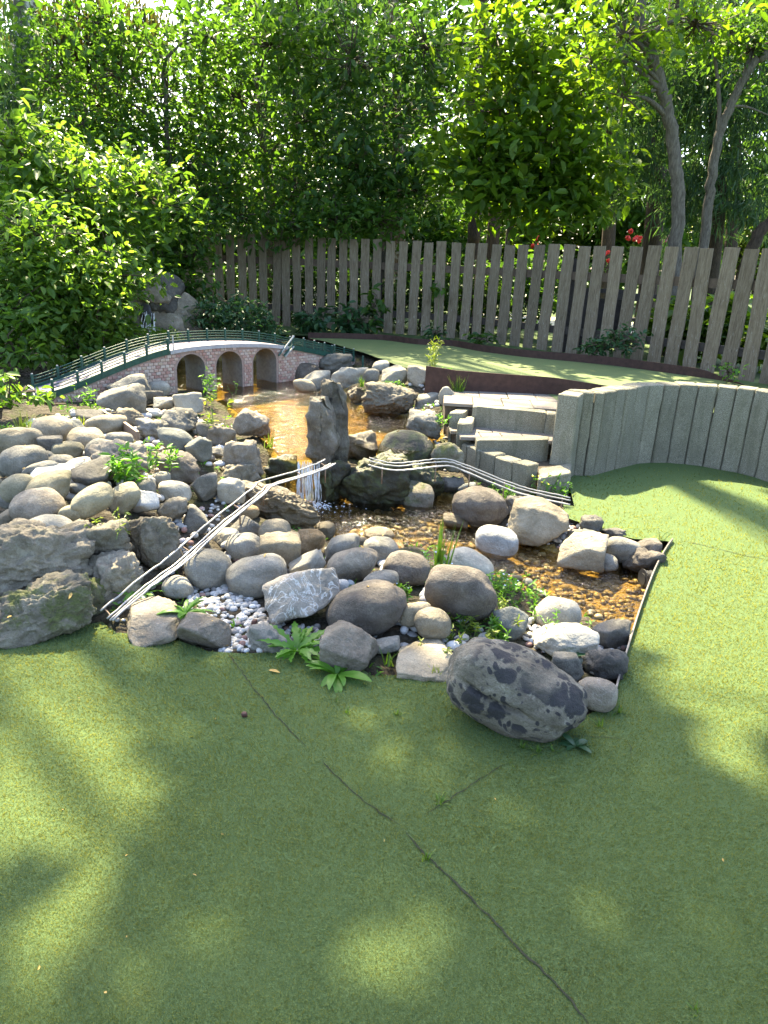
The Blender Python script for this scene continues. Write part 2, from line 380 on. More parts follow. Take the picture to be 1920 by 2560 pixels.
def pebbles():
    s = N('pebbles'); g = s.n('NewGeometry').outputs['Random Per Island']; v = s.coord()
    col = s.ramp(g, [(0, (.16, .15, .14)), (.2, (.28, .28, .28)), (.45, (.40, .42, .43)), (.7, (.47, .43, .37)), (.9, (.58, .59, .60)), (.97, (.22, .12, .10))])
    n = s.noise(v, 120, 3); return s.fin(s.mix(s.mapr(n, .4, .7, 0, .3), col, (.2, .19, .17)), .65, .3)
M['pebble'] = pebbles()
def bedpebbles():
    s = N('stream_bed_pebbles'); g = s.n('NewGeometry').outputs['Random Per Island']
    col = s.ramp(g, [(0, (.06, .046, .022)), (.4, (.13, .10, .045)), (.8, (.23, .18, .09)), (1, (.33, .28, .18))]); return s.fin(col, .5, .4)
M['bedpebble'] = bedpebbles()
def bedsoil():
    s = N('pond_bed'); v = s.coord(); n = s.noise(v, 9, 6, .7); k = s.noise(v, 60, 4)
    col = s.ramp(n, [(.3, (.055, .040, .010)), (.5, (.19, .132, .028)), (.7, (.34, .25, .07))]); col = s.mix(s.mapr(k, .4, .7, 0, .4), col, (.16, .15, .13))
    return s.fin(col, .85, .25, s.bump(s.math('ADD', n, k), .9, .02))
M['bed'] = bedsoil()

def rubble():
    s = N('rubble_soil'); v = s.coord(); n = s.noise(v, 7, 6, .7); k = s.noise(v, 45, 5, .7); g = s.voro(v, 30)
    col = s.ramp(n, [(.3, (.022, .018, .012)), (.5, (.055, .045, .030)), (.7, (.10, .085, .060))]); col = s.mix(s.mapr(k, .5, .66, 0, .6), col, (.13, .12, .10))
    col = s.mix(s.mapr(s.noise(v, 4, 4), .5, .62, 0, .6), col, (.045, .06, .012))
    return s.fin(col, .92, .2, s.bump(s.math('ADD', s.math('ADD', n, k), s.math('MULTIPLY', g, -.8)), 1.0, .03))
M['rubble'] = rubble()
M['seam'] = simple('seam_soil', (.018, .020, .010), .95, .4, 40)
M['foam'] = simple('foam', (.62, .66, .70), .25, .1, 40)
M['railwood'] = simple('brown_rail_wood', (.085, .060, .042), .85, .35, 12)
M['standing'] = rock_mat('standing_stone_rock', (.042, .036, .028), (.115, .10, .08), (.21, .19, .158), .3, moss=.1)

# ------------------------------------------------------------------ setting: ground sheets
ZG = 0.45          # level of the upper green
def poly_sheet(name, pts, z, mat, step=None, und=0., label=None, seams=(), **k):
    """flat polygon sheet with inner grid points for gentle undulation"""
    pts = [Vector((float(p[0]), float(p[1]))) for p in pts]; n = len(pts)
    P = list(pts); E_ = [(i, (i+1) % n) for i in range(n)]
    if step:
        xs = [p.x for p in pts]; ys = [p.y for p in pts]
        x = max(min(xs), -4.)
        while x < min(max(xs), 5.):
            y = max(min(ys), 0.)
            while y < min(max(ys), 12.): P.append(Vector((x+.3*step*random.random(), y+.3*step*random.random()))); y += step
            x += step
    V, _, Fs, _, _, _ = delaunay_2d_cdt(P, E_, [list(range(n))], 1, 1e-5)
    V = np.array([(v.x, v.y, z) for v in V])
    if und:
        V[:, 2] += und*pnoise(V*np.array([.9, .9, 0])+3.3)
    return ob(name, mesh(name, V, Fs, mat, True), **k)

PX0 = lambda L, z=0.: [atz(x, y, z) for x, y in L]
WALL_BASE = PX0([(1420, 1199), (1434, 1187), (1460, 1188), (1484, 1187), (1513, 1180), (1538, 1173), (1563, 1168), (1593, 1161), (1629, 1159), (1667, 1159), (1711, 1162), (1756, 1167), (1800, 1175), (1843, 1182), (1885, 1193), (1925, 1207), (1965, 1222), (2010, 1240)])
STRIP = PX0([(1680, 1356), (1668, 1372), (1650, 1402), (1632, 1440), (1612, 1492), (1592, 1550), (1570, 1622), (1550, 1690), (1532, 1756)])
EDGE_R = PX0([(1436, 1266), (1408, 1262), (1412, 1292), (1470, 1312), (1510, 1327), (1584, 1347), (1655, 1352)])
EDGE_L = PX0([(1470, 1786), (1440, 1800), (1330, 1760), (1150, 1702), (1120, 1690), (1010, 1688), (930, 1692), (880, 1656), (800, 1642), (700, 1632), (610, 1636), (520, 1630), (440, 1600), (290, 1582), (255, 1556), (130, 1580), (0, 1612)])
TURF = [(-6, 2.2, 0), (-6, -3, 0), (8, -3, 0), (8, 4.6, 0)] + WALL_BASE[::-1] + EDGE_R + STRIP + EDGE_L
poly_sheet('lower_green', TURF, 0., M['turf'], .22, .012, kind='structure')
def inside(poly, X, Y):
    r = np.zeros(len(X), bool); n = len(poly)
    for i in range(n):
        x1, y1 = poly[i][:2]; x2, y2 = poly[(i+1) % n][:2]
        c = ((y1 > Y) != (y2 > Y)) & (X < (x2-x1)*(Y-y1)/((y2-y1) or 1e-9)+x1); r ^= c
    return r
def turf_z(x, y): return .012*pnoise(np.stack([x*.9+3.3, y*.9+3.3, 0*x+3.3], 1))
# seams between turf strips: dark open joints with a slightly lifted lip
def seam(px, wd=.005):
    P = np.array(PX0(px)); P = smooth_path(P, 8); P[:, :2] += RNG.normal(0, .002, (len(P), 2)); P[:, 2] = turf_z(P[:, 0], P[:, 1])+.003
    T = np.gradient(P, axis=0); Nn = np.stack([-T[:, 1], T[:, 0], 0*T[:, 0]], 1); Nn /= np.linalg.norm(Nn, axis=1)[:, None]
    wv = wd*(.35+.65*np.abs(pnoise(P*9)))[:, None]*np.clip(np.minimum(np.arange(len(P)), np.arange(len(P))[::-1])/4, .15, 1)[:, None]
    V = np.vstack([P-Nn*wv, P+Nn*wv]); n = len(P)
    ob('turf_seam', mesh('turf_seam', V, [[i, i+1, n+i+1, n+i] for i in range(n-1)], M['seam']), kind='structure')
seam([(1006, 2074), (1072, 2150), (1130, 2203), (1220, 2292), (1310, 2388), (1410, 2480), (1480, 2570)], .0048)
seam([(570, 1636), (600, 1676), (640, 1730), (700, 1800), (770, 1872)], .0045)
seam([(800, 1898), (845, 1945), (900, 1995), (1000, 2070)], .004); seam([(1272, 1908), (1200, 1950), (1115, 2008), (1060, 2040)], .003)
seam([(1390, 1660+180), (1560, 1850), (1575, 1905)], .002)
seam([(1700, 1352), (1780, 1370), (1860, 1390), (1925, 1402)], .006)  # joint across the lower green, its thin shadow line painted as a dark strip

# turf fibres on the part of the green near enough to tell them apart
def fibres():
    n = 1300000
    # sample evenly over the picture so that near fibres are dense enough
    sx = RNG.uniform(-700, 2620, n); sy = 1170+(2600-1170)*RNG.uniform(0, 1, n)**.8
    d = (CR @ np.stack([(sx-960)/FPX, -(sy-1280)/FPX, -np.ones(n)])).T; t = (0-EYE)/d[:, 2]
    X, Y = d[:, 0]*t, d[:, 1]*t
    keep = inside(TURF, X, Y) & (Y < 6.2); X, Y = X[keep], Y[keep]
    keep = RNG.random(len(X)) < np.clip(1.15-.16*(Y-1.), .3, 1); X, Y = X[keep], Y[keep]
    X, Y = X[:560000], Y[:560000]; n = len(X)
    L = RNG.uniform(.006, .011, n)*np.clip(Y/1.8, .8, 2.2); W = .0010*np.clip(Y/1.5, .8, 4.0)
    az = RNG.normal(0, .9, n)-1.9+.5*np.sin(X*1.7); tilt = np.abs(RNG.normal(.75, .35, n))
    dx, dy, dz = np.cos(az)*np.sin(tilt), np.sin(az)*np.sin(tilt), np.cos(tilt)
    B = np.stack([X, Y, turf_z(X, Y)-.001], 1); Tp = B+np.stack([dx, dy, dz], 1)*L[:, None]
    pa = RNG.uniform(0, 6.28, n); S_ = np.stack([np.cos(pa), np.sin(pa), 0*pa], 1)*W[:, None]
    V = np.stack([B-S_, B+S_, Tp], 1).reshape(-1, 3); Fs = np.arange(3*n).reshape(-1, 3)
    ob('turf_fibres', mesh('turf_fibres', V, Fs, M['fibre']), label='short green artificial turf fibres covering the near putting green', cat='turf', kind='stuff')
fibres()

# fence line (bases) and the upper level
FENCE = np.array([(5.6, 6.4), (5.0, 7.45), (4.17, 8.55), (3.35, 9.68), (2.47, 10.63), (1.75, 11.37), (1.04, 11.98), (.5, 12.22), (0, 12.38), (-1.0, 12.66), (-2.03, 12.87), (-3.0, 13.05), (-3.9, 13.2)])
WB = np.array(WALL_BASE)[:, :2]
wt = np.gradient(WB, axis=0); WN = np.stack([-wt[:, 1], wt[:, 0]], 1); WN /= np.linalg.norm(WN, axis=1)[:, None]
if WN[8, 1] < 0: WN = -WN
WBACK = WB+WN*.2
BACK_EDGE = PX0([(770, 845), (840, 846), (957, 850), (1044, 861), (1130, 865), (1200, 878), (1307, 892), (1415, 902), (1525, 913), (1640, 928), (1740, 942), (1800, 951), (1860, 963)], ZG)
UPPER = [(.60, 6.95), (1.52, 6.95)] + [tuple(p) for p in WBACK[2:]] + [(5.4, 6.0)] + [tuple(p[:2]) for p in BACK_EDGE[::-1]] + [(-.95, 10.6), (-.36, 9.5), (0.02, 8.6), (.3, 8.0)]
poly_sheet('upper_green', UPPER, ZG, M['turf_up'], .5, 0., kind='structure')
GBACK = [(-90, 5.9), (-5.0, 5.9), (-5.0, 11.4), (-1.3, 11.4)] + [tuple(p[:2]) for p in BACK_EDGE] + [(5.4, 6.0), (90, 6.0), (90, 260), (-90, 260)]
poly_sheet('garden_ground', GBACK, ZG-.01, M['lawn'], kind='structure')
ob('ground', mesh('ground', [(-300, -300, -.45), (300, -300, -.45), (300, 400, -.45), (-300, 400, -.45)], [[0, 1, 2, 3]], M['lawn']), kind='structure')

# ------------------------------------------------------------------ rocks
_ico = {}
def ico(sub):
    if sub not in _ico:
        bm = bmesh.new(); bmesh.ops.create_icosphere(bm, subdivisions=sub, radius=1); bm.verts.ensure_lookup_table()
        _ico[sub] = (np.array([v.co[:] for v in bm.verts]), np.array([[v.index for v in f.verts] for f in bm.faces])); bm.free()
    return _ico[sub]
def rock_shape(kind, sub, seed):
    D, Fs = ico(sub); rg = np.random.default_rng(seed); o = rg.uniform(0, 60, 3)
    if kind == 'r':
        e = rg.uniform(2.15, 2.9); V = D/((np.abs(D)**e).sum(1)**(1/e))[:, None]
        V = V*(1+.13*pnoise(D*1.05+o)+.05*pnoise(D*2.3+o)+.012*fbm(D*6+o, 2))[:, None]
        sh = rg.normal(0, .14, (3, 3)); V = V+V@sh
    else:
        k = 10 if kind in 'as' else 9; Nn = rg.normal(size=(k, 3)); Nn /= np.linalg.norm(Nn, axis=1)[:, None]; h = rg.uniform(.55, 1., k)
        Nn = np.vstack([Nn, np.eye(3), -np.eye(3)]); h = np.concatenate([h, np.full(6, .95)])
        p = 34 if kind in 'as' else 11
        r = ((np.maximum(D@Nn.T/h, .02)**p).sum(1))**(-1/p)
        if kind in 'as': r = r*(1+.05*fbm(D*2.2+o, 4)+.022*fbm(D*7+o, 3))
        else: r = r*(1+.16*fbm(D*1.7+o, 5)-.20*np.abs(fbm(D*2.6+o, 3))+.05*fbm(D*8+o, 3)-.035*np.abs(fbm(D*16+o, 2)))
        V = D*r[:, None]
    mn, mx = V.min(0), V.max(0); V = (V-(mn+mx)/2)/((mx-mn)/2)
    return V, Fs
# height of the rockery under each picture point (metres above the green)
CTRL = np.array([(0,1620,0),(130,1575,0),(255,1545,0),(100,1480,.10),(0,1400,.18),(100,1340,.29),(300,1420,.14),(330,1290,.28),(100,1250,.35),(250,1250,.35),(100,1150,.41),(300,1150,.38),(100,1050,.40),(300,1050,.35),
 (450,1250,.22),(480,1330,.1),(450,1130,.32),(450,1030,.30),(560,1030,.26),(600,1180,.18),(620,1230,.08),(540,1300,.06),(400,1430,.02),(300,1530,0),(520,1640,0),(700,1640,0),(930,1690,0),(1120,1700,0),(620,1500,.01),(560,1420,.02),
 (700,1400,.05),(850,1400,.05),(900,1480,.05),(1000,1400,.02),(760,1350,.02),(900,1340,-.1),(1050,1560,.04),(1200,1450,0),(1250,1560,0),(1400,1560,-.06),(1330,1830,0),(1480,1770,0),(1500,1650,0.01),(1520,1600,-.03),
 (1500,1500,-.12),(1450,1430,-.12),(1300,1400,-.12),(1100,1350,-.12),(900,1290,-.12),(1200,1280,-.08),(1330,1340,-.05),(1450,1400,-.06),(1540,1400,-.04),(1620,1390,-.03),(1420,1300,-.01),
 (600,1010,.18),(700,1080,.18),(1000,1080,.2),(1050,1030,.25),(1000,1000,.26),(900,960,.32),(820,960,.24),(760,970,.2),(1130,1000,.40),(1060,960,.42),(980,950,.42),(1180,960,.42),(1150,1080,.24)], float)
def zpix(x, y):
    d = (CTRL[:, 0]-x)**2+(CTRL[:, 1]-y)**2+400.; q = d**-1.7; return float((q*CTRL[:, 2]).sum()/q.sum())
BASES = []; ROCKS = {}
def rock(key, box, kind, mat, label, zb=None, tilt=0., depth=.8, sub=None, sink=.15, name=None, Y=None, group=None):
    x0, y0, x1, y1 = box; cx = (x0+x1)/2; seed = int(x0*7+y0*13) % 99991
    if zb is None: zb = zpix(cx, y1)
    p = aty(cx, y1, Y) if Y else atz(cx, y1, zb)
    if Y: zb = p[2]
    hd = np.array([p[0], p[1], 0]); hd /= np.linalg.norm(hd); dist = np.linalg.norm(p-C0)
    a = (x1-x0)*dist/FPX/2; b = a*depth
    c = a*.7; ctr = p+hd*b*.7
    for _ in range(6):
        ctr = p+hd*b*.72; zc = zb+.84*c; tp = aty(cx, y0, ctr[1])[2]-zc; tn = (EYE-zb)/max(dist, .1)
        c = math.sqrt(max(tp*tp-(b*tn)**2, (.35*abs(tp))**2, 1e-5))
    c = min(c, 3.2*a)
    ex = sink*c; half = c+ex/2; ctr = np.array([ctr[0], ctr[1], zb+.84*c-ex/2])
    big = (x1-x0)
    V, Fs = rock_shape(kind, sub or (6 if big > 190 and kind == 'b' else 5 if big > 120 else 4 if (big > 60 or kind != 'r') else 3), seed)
    if tilt:
        t = R_(tilt); V = V*np.array([1., 1, .62]); V = V@np.array([[math.cos(t), 0, -math.sin(t)], [0, 1, 0], [math.sin(t), 0, math.cos(t)]]); V = V/np.abs(V).max(0)
    if key == 'e17':   # the long cleft across its front
        d = V[:, 2]+.42*V[:, 0]-.10+.10*pnoise(V*2.2+4); g = np.exp(-(d/.05)**2)*np.clip((V[:, 0]+.75)*5, 0, 1)*np.clip((.35-V[:, 0])*4, 0, 1)*(V[:, 1] < .1); V = V*(1-.17*g)[:, None]; up_ = np.clip(d*4, 0, 1)*(V[:, 1] < 0)*.05; V[:, 1] -= up_*np.exp(-(d/.3)**2)
        V = V*(1+.03*fbm(V*3.3+2, 4))[:, None]
    V = V*np.array([a*1.03, b*1.04, half*1.02])
    o = ob(name or ('cobble' if kind == 'r' and big < 130 else 'boulder' if big >= 100 else 'rock'), mesh('stone', V, Fs, M[mat], True), loc=ctr, label=label, cat='stone' if big < 100 else 'boulder', group=group)
    o.rotation_euler[2] = math.atan2(hd[1], hd[0])-math.pi/2
    BASES.append((ctr[0], ctr[1], zb)); ROCKS[key] = o
    return o
def rows(origin, sc, L, **kk):
    ox, oy = origin
    for r in L:
        bx = [ox+r[1][0]/sc, oy+r[1][1]/sc, ox+r[1][2]/sc, oy+r[1][3]/sc]
        rock(r[0], bx, r[2], r[3], r[4], **{**kk, **(r[5] if len(r) > 5 else {})})
GL = 'stones piled on the left bank'
rows((0, 950), 2.37, [
 ('a1', (0,335,240,445), 'r', 'tan', 'wide tan cobble at the left edge just below the grass tuft'),
 ('a2', (205,250,420,365), 'r', 'tan', 'domed tan cobble behind the dark slate wedge'),
 ('a3', (395,225,505,335), 'a', 'blue', 'small angular grey rock with a white edge near the bridge foot'),
 ('a4', (470,215,640,285), 's', 'dark', 'flat dark slab lying behind the long pale tan cobble'),
 ('a5', (525,245,745,328), 'r', 'tan', 'long pale tan cobble lying below the dark slab'),
 ('a6', (420,320,620,425), 'r', 'tan', 'oval tan cobble directly below the long pale tan one'),
 ('a7', (640,315,785,405), 'r', 'grey', 'grey cobble right of the oval tan cobble near the rusty iron bar'),
 ('a8', (240,325,370,445), 'a', 'dark', 'dark slate wedge between two tan cobbles'),
 ('a9', (325,380,490,480), 'r', 'olive', 'egg shaped tan cobble in front of the dark slate wedge'),
 ('a10', (35,405,270,560), 'r', 'grey', 'large mottled grey brown cobble below the wide tan one'),
 ('a11', (240,410,322,500), 'r', 'grey', 'small grey cobble tucked behind the large mottled one'),
 ('a12', (520,395,690,478), 'r', 'grey', 'rounded grey cobble left of the broad purple grey boulder'),
 ('a13', (560,385,880,575), 'b', 'purple', 'broad purple grey boulder behind the leafy weed'),
 ('a14', (950,290,1150,418), 'r', 'blue', 'dark blue grey oval cobble beside the blue grey block'),
 ('a15', (1105,315,1255,468), 'a', 'blue', 'angular blue grey block right of the dark oval cobble'),
 ('a16', (280,470,440,532), 'r', 'grey', 'flat grey cobble under the egg shaped tan one'),
 ('a17', (375,465,570,604), 'r', 'pale', 'tilted whitish grey cobble left of the purple grey boulder', {'tilt': -20}),
 ('a18', (155,510,345,588), 'r', 'grey', 'long flat grey cobble touching the large mottled one'),
 ('a19', (450,510,715,655), 'a', 'dark', 'dark grey wedge boulder under the whitish tilted cobble', {'tilt': -25}),
 ('a20', (930,435,1185,604), 'b', 'brown', 'humped brown grey boulder right of the leafy weed'),
 ('a21', (905,540,1010,628), 'r', 'pale', 'small pale cobble below the leafy weed'),
 ('a22', (815,570,925,695), 'r', 'grey', 'grey cobble between the olive egg and the small pale cobble'),
 ('a23', (20,555,215,720), 'r', 'olive', 'greenish grey round cobble left of the jagged quartz slab'),
 ('a24', (200,555,440,645), 'a', 'white', 'jagged white quartz slab among the left bank cobbles'),
 ('a25', (165,605,415,725), 'r', 'olive', 'olive grey cobble lying under the jagged quartz slab'),
 ('a26', (410,630,530,682), 'r', 'grey', 'thin flat grey cobble above the large tan brown one'),
 ('a27', (435,610,670,803), 'r', 'olive', 'large tan brown cobble left of the upright olive egg', {'tilt': -25}),
 ('a28', (660,585,830,782), 'r', 'olive', 'upright egg shaped olive cobble at the bank crest'),
 ('a29', (795,635,940,793), 'a', 'white', 'white quartz stone with a tan notch beside the olive egg'),
 ('a30', (950,615,1130,722), 'r', 'pale', 'pale grey oval cobble right of the white quartz stone'),
 ('a31', (0,655,105,758), 'r', 'grey', 'grey cobble cut by the left edge above the large purple grey one'),
 ('a32', (100,680,375,855), 'r', 'purple', 'large purple grey cobble in the lower left pile'),
 ('a33', (365,725,500,863), 'r', 'olive', 'small olive cobble right of the large purple grey one'),
 ('a34', (0,750,120,898), 'r', 'tan', 'blocky pale tan cobble at the left frame edge'),
 ('a35', (175,850,425,963), 'r', 'pale', 'long whitish cobble resting on the massive left boulder'),
 ('a36', (0,905,130,965), 'r', 'tan', 'flat tan cobble behind the massive left boulder'),
 ('a64', (0,440,42,565), 'r', 'grey', 'sliver of grey cobble cut by the left edge beside the mottled one'),
 ('a65', (0,560,28,660), 'r', 'olive', 'small olive cobble cut by the left edge'),
 ('a37', (-70,905,540,1275), 'b', 'boulder', 'massive grey boulder with pale patches at the lower left', {'zb': .10, 'depth': .6}),
 ('a38', (400,800,775,1110), 'b', 'boulder', 'blocky brown grey boulder below the large tan brown cobble', {'zb': .16, 'depth': .7}),
 ('a39', (725,755,1080,1090), 'b', 'boulder', 'fissured grey boulder beneath the white quartz stone', {'zb': .14, 'depth': .7}),
 ('a40', (520,975,850,1320), 'b', 'boulder', 'rough pale rock face sloping to the rod track', {'zb': .03, 'depth': .7}),
 ('a41', (-80,1270,110,1565), 'b', 'boulder', 'pale grey rock in the lower left corner by the turf', {'zb': 0}),
 ('a42', (30,1215,540,1545), 'b', 'mossy', 'low mossy rock under the massive left boulder', {'zb': 0, 'depth': .5}),
 ('a43', (400,1120,640,1405), 'b', 'mossy', 'pale mossy rock left of the rod track foot', {'zb': 0, 'depth': .6}),
 ('a44', (1080,720,1240,900), 'a', 'grey', 'cracked grey rock above the middle of the left rod track', {'zb': .16}),
 ('a45', (1140,530,1290,705), 'a', 'grey', 'pale grey faceted rock left of the kinked rod track', {'zb': .2}),
 ('a46', (1285,560,1450,715), 'a', 'pale', 'blocky pale rock directly above the rod track kink', {'zb': .18}),
 ('a47', (940,690,1110,840), 'b', 'boulder', 'dark rough rock under the pale grey oval cobble', {'zb': .22}),
 ('a48', (600,90,860,205), 'a', 'grey', 'grey slab rock at the foot of the brick bridge wall'),
 ('a49', (850,55,965,145), 'a', 'dark', 'dark pointed wedge rock against the bridge wall'),
 ('a50', (880,10,1010,95), 'r', 'pale', 'pale block leaning on the bridge wall beside the first arch', {'zb': .24}),
 ('a51', (1035,60,1200,210), 'a', 'pale', 'tall whitish rock in front of the first arch', {'zb': .26}),
 ('a52', (650,25,890,125), 'a', 'grey', 'long grey rock lying along the bridge wall', {'zb': .25}),
 ('a53', (915,130,1035,172), 's', 'pale', 'thin pale slab with yellow moss near the first arch'),
 ('a54', (820,240,1000,355), 'b', 'grey', 'lumpy grey rock right of the rusty iron bar'),
 ('a55', (700,190,870,275), 'b', 'tan', 'tan broken rock above the rusty iron bar'),
 ('a56', (960,190,1170,305), 'b', 'grey', 'rough grey rock in front of the whitish tall rock'),
 ('a57', (1165,235,1262,335), 'r', 'grey', 'small rounded rock left of the lumpy bank boulder'),
 ('a58', (1225,255,1400,395), 'b', 'purple', 'lumpy purple grey boulder under the yellow leaved weed'),
 ('a59', (1385,155,1600,345), 'b', 'purple', 'upper of two big grey boulders on the pond left bank', {'zb': .2, 'depth': .7}),
 ('a60', (1320,320,1560,560), 'b', 'purple', 'lower of two big grey boulders on the pond left bank', {'zb': .14, 'depth': .7}),
 ('a61', (1320,490,1545,640), 'b', 'boulder', 'pale rough rock ledge under the two big boulders', {'zb': .08}),
 ('a62', (1240,400,1325,465), 'a', 'grey', 'small flat grey stone beside the blue grey block'),
], group=GL)
GC = 'stones heaped between the rod track and the stream'
rows((450, 1250), 2.37, [
 ('c1', (350,15,830,205), 'b', 'wetbrown', 'dark flat topped block beside the foot of the waterfall', {'zb': -.06, 'depth': .55}),
 ('c2', (350,40,470,115), 'r', 'orange', 'small orange brown cobble under the rod track bend'),
 ('c3', (295,100,470,245), 'a', 'grey', 'angular grey rock right of the left rod track'),
 ('c4', (465,90,655,295), 'r', 'tan', 'upright tan grey egg boulder in front of the dark block'),
 ('c5', (200,170,360,285), 'a', 'pale', 'pale greenish rock touching the left rod track'),
 ('c6', (275,230,495,365), 'r', 'pale', 'pale oval cobble above the two big round ones'),
 ('c7', (40,280,310,520), 'r', 'grey', 'big smooth grey cobble nearest the left rod track'),
 ('c8', (275,350,630,585), 'r', 'grey', 'big smooth grey boulder above the pebble patch'),
 ('c9', (475,275,715,405), 'a', 'tan', 'pale tan flat rock with a dark cavity beneath'),
 ('c10', (655,180,860,315), 'a', 'orange', 'squared ochre block right of the upright egg boulder'),
 ('c11', (640,275,862,475), 'a', 'pale', 'pale grey wedge rock below the ochre block', {'tilt': -30}),
 ('c12', (860,185,1060,365), 'r', 'grey', 'rounded grey boulder at the pool edge right of the ochre block'),
 ('c13', (865,300,1170,495), 'r', 'purple', 'round dark grey boulder in the middle of the heap'),
 ('c14', (1070,410,1290,590), 'r', 'grey', 'grey cobble half hidden behind the big brown boulder'),
 ('c15', (1080,235,1295,380), 'r', 'grey', 'low rounded grey stone at the pool shore'),
 ('c16', (1195,320,1475,505), 'r', 'brown', 'brown rounded boulder left of the grass clump'),
 ('c17', (495,440,960,735), 'a', 'vein', 'large angular grey rock with white veins', {'zb': .02, 'tilt': -18}),
 ('c18', (860,470,1330,825), 'r', 'brown', 'biggest smooth brown boulder of the central heap', {'zb': .0, 'tilt': -22}),
 ('c19', (1300,570,1480,755), 'r', 'tan', 'round tan cobble right of the biggest brown boulder'),
 ('c22', (830,760,1180,1015), 'a', 'purple', 'flat topped purple grey rock behind the front leafy rosette', {'zb': 0}),
 ('c24', (0,660,300,895), 'a', 'purple', 'angular grey rock with a rusty patch by the turf edge', {'zb': -.01}),
 ('c27', (400,770,640,900), 'b', 'grey', 'low grey rock half buried behind the rear leafy rosette', {'zb': 0}),
 ('c28', (900,480,998,545), 'r', 'white', 'small white cobble left of the biggest brown boulder', {'zb': .09}),
 ('c29', (1160,830,1300,905), 'a', 'grey', 'small grey stone at the foot of the biggest brown boulder', {'zb': .0}),
 ('c30', (790,120,920,235), 'r', 'wetbrown', 'dark wet brown stone beside the waterfall block', {'zb': -.1}),
 ('c31', (1090,185,1270,250), 'r', 'wetbrown', 'wet tan stone just breaking the pool surface', {'zb': -.12}),
 ('c32', (1030,215,1112,285), 'r', 'wetbrown', 'small dark wet stone at the pool shore', {'zb': -.1}),
 ('c33', (-95,450,75,582), 'r', 'pale', 'pale cobble beside the weed on the left rod track', {'zb': .03}),
 ('c34', (-320,640,15,842), 'a', 'purple', 'grey wedge boulder at the foot of the left rod track', {'zb': 0, 'tilt': -14, 'depth': 1.15}),
], group=GC)
GR = 'stones along the stream'
rows((1000, 1150), 2.304, [
 ('e20', (130,700,540,945), 'r', 'brown', 'dark brown rounded boulder in front of the flower clump', {'zb': .02}),
 ('e21', (75,900,288,1035), 'r', 'tan', 'round tan cobble above the tan slab', {'zb': .03}),
 ('e23', (-20,1040,330,1265), 's', 'tan', 'broad tan slab left of the spotted boulder', {'zb': -.02, 'depth': 1.25, 'tilt': -6}),
 ('e1', (295,180,615,375), 'r', 'brown', 'big brown grey rounded boulder under the right rods', {'zb': -.09}),
 ('e2', (620,225,950,465), 'a', 'tan', 'large pinkish tan angular boulder beside the lower green', {'zb': -.06}),
 ('e3', (425,425,668,565), 'r', 'white', 'flat topped white stone standing in the stream', {'zb': -.13}),
 ('e4', (915,450,1165,605), 'a', 'tan', 'pale tan pointed slab on the far stream bank', {'zb': -.08}),
 ('e5', (1040,410,1175,520), 'a', 'blue', 'pale blue grey faceted rock behind the tan pointed slab', {'zb': -.05}),
 ('e6', (1165,430,1370,595), 'r', 'grey', 'round light grey cobble on the far stream bank', {'zb': -.08}),
 ('e7', (1105,570,1245,640), 'r', 'grey', 'flat oval grey stone at the far water edge', {'zb': -.11}),
 ('e8', (960,390,1045,465), 'a', 'grey', 'small grey rock right of the pinkish tan boulder', {'zb': -.05}),
 ('e9', (1030,360,1160,430), 'b', 'dark', 'low dark rock at the lower green edge', {'zb': -.03}),
 ('e10', (1165,405,1300,455), 'b', 'dark', 'flat dark rock behind the round light grey cobble', {'zb': -.03}),
 ('e11', (1355,460,1490,555), 'a', 'brown', 'reddish brown rock near the top of the metal strip', {'zb': -.04}),
 ('e12', (1265,545,1500,665), 'b', 'brown', 'rough brown rock above the black pipe', {'zb': -.1}),
 ('e13', (265,500,530,710), 'r', 'pale', 'pale grey boulder behind the flower clump', {'zb': -.03, 'tilt': 25}),
 ('e15', (760,780,1020,990), 'r', 'pale', 'white topped round boulder on the near stream bank', {'zb': -.05}),
 ('e16', (525,815,722,1015), 'a', 'blue', 'blue grey boulder left of the white topped one', {'zb': -.02}),
 ('e17', (240,1050,1010,1595), 'r', 'spot', 'very large grey boulder covered with black lichen spots', {'zb': 0, 'tilt': 15, 'depth': .62, 'sub': 6, 'sink': .30}),
 ('e18', (1010,1215,1222,1448), 'r', 'purple', 'round purple grey boulder beside the metal strip', {'zb': 0}),
 ('e19', (1100,920,1295,1085), 'a', 'dark', 'dark brown rough rock by the metal strip', {'zb': -.04}),
 ('e22', (1040,1055,1285,1265), 'b', 'dark', 'dark rough rock flecked with white lichen above the round purple boulder', {'zb': -.02}),
 ('e24', (750,975,1110,1140), 's', 'pale', 'pale grey slab behind the spotted boulder', {'zb': -.02}),
 ('e25', (870,1090,1045,1255), 's', 'grey', 'grey slab edge right behind the spotted boulder', {'zb': .0}),
 ('e26', (0,120,190,280), 'r', 'mossy', 'mossy round stone below the wet mossy ledge', {'zb': -.12}),
 ('e27', (330,135,430,200), 'a', 'blue', 'small pale blue rock above the big brown grey boulder', {'zb': -.03}),
 ('e28', (205,112,345,185), 'b', 'wet', 'dark wet slab under the right rods', {'zb': -.1}),
 ('e29', (240,320,390,410), 's', 'wetbrown', 'thin wet slab at the stream edge', {'zb': -.13}),
 ('e30', (395,350,495,405), 's', 'wetbrown', 'small wet flat stone right of the thin slab', {'zb': -.13}),
 ('e31', (600,205,725,310), 'b', 'dark', 'dark greenish rock under the end of the right rods', {'zb': -.05}),
 ('e32', (200,545,330,655), 'r', 'grey', 'small grey cobble inside the grass clump', {'zb': 0.}),
], group=GR)
GU = 'stones round the upper pond'
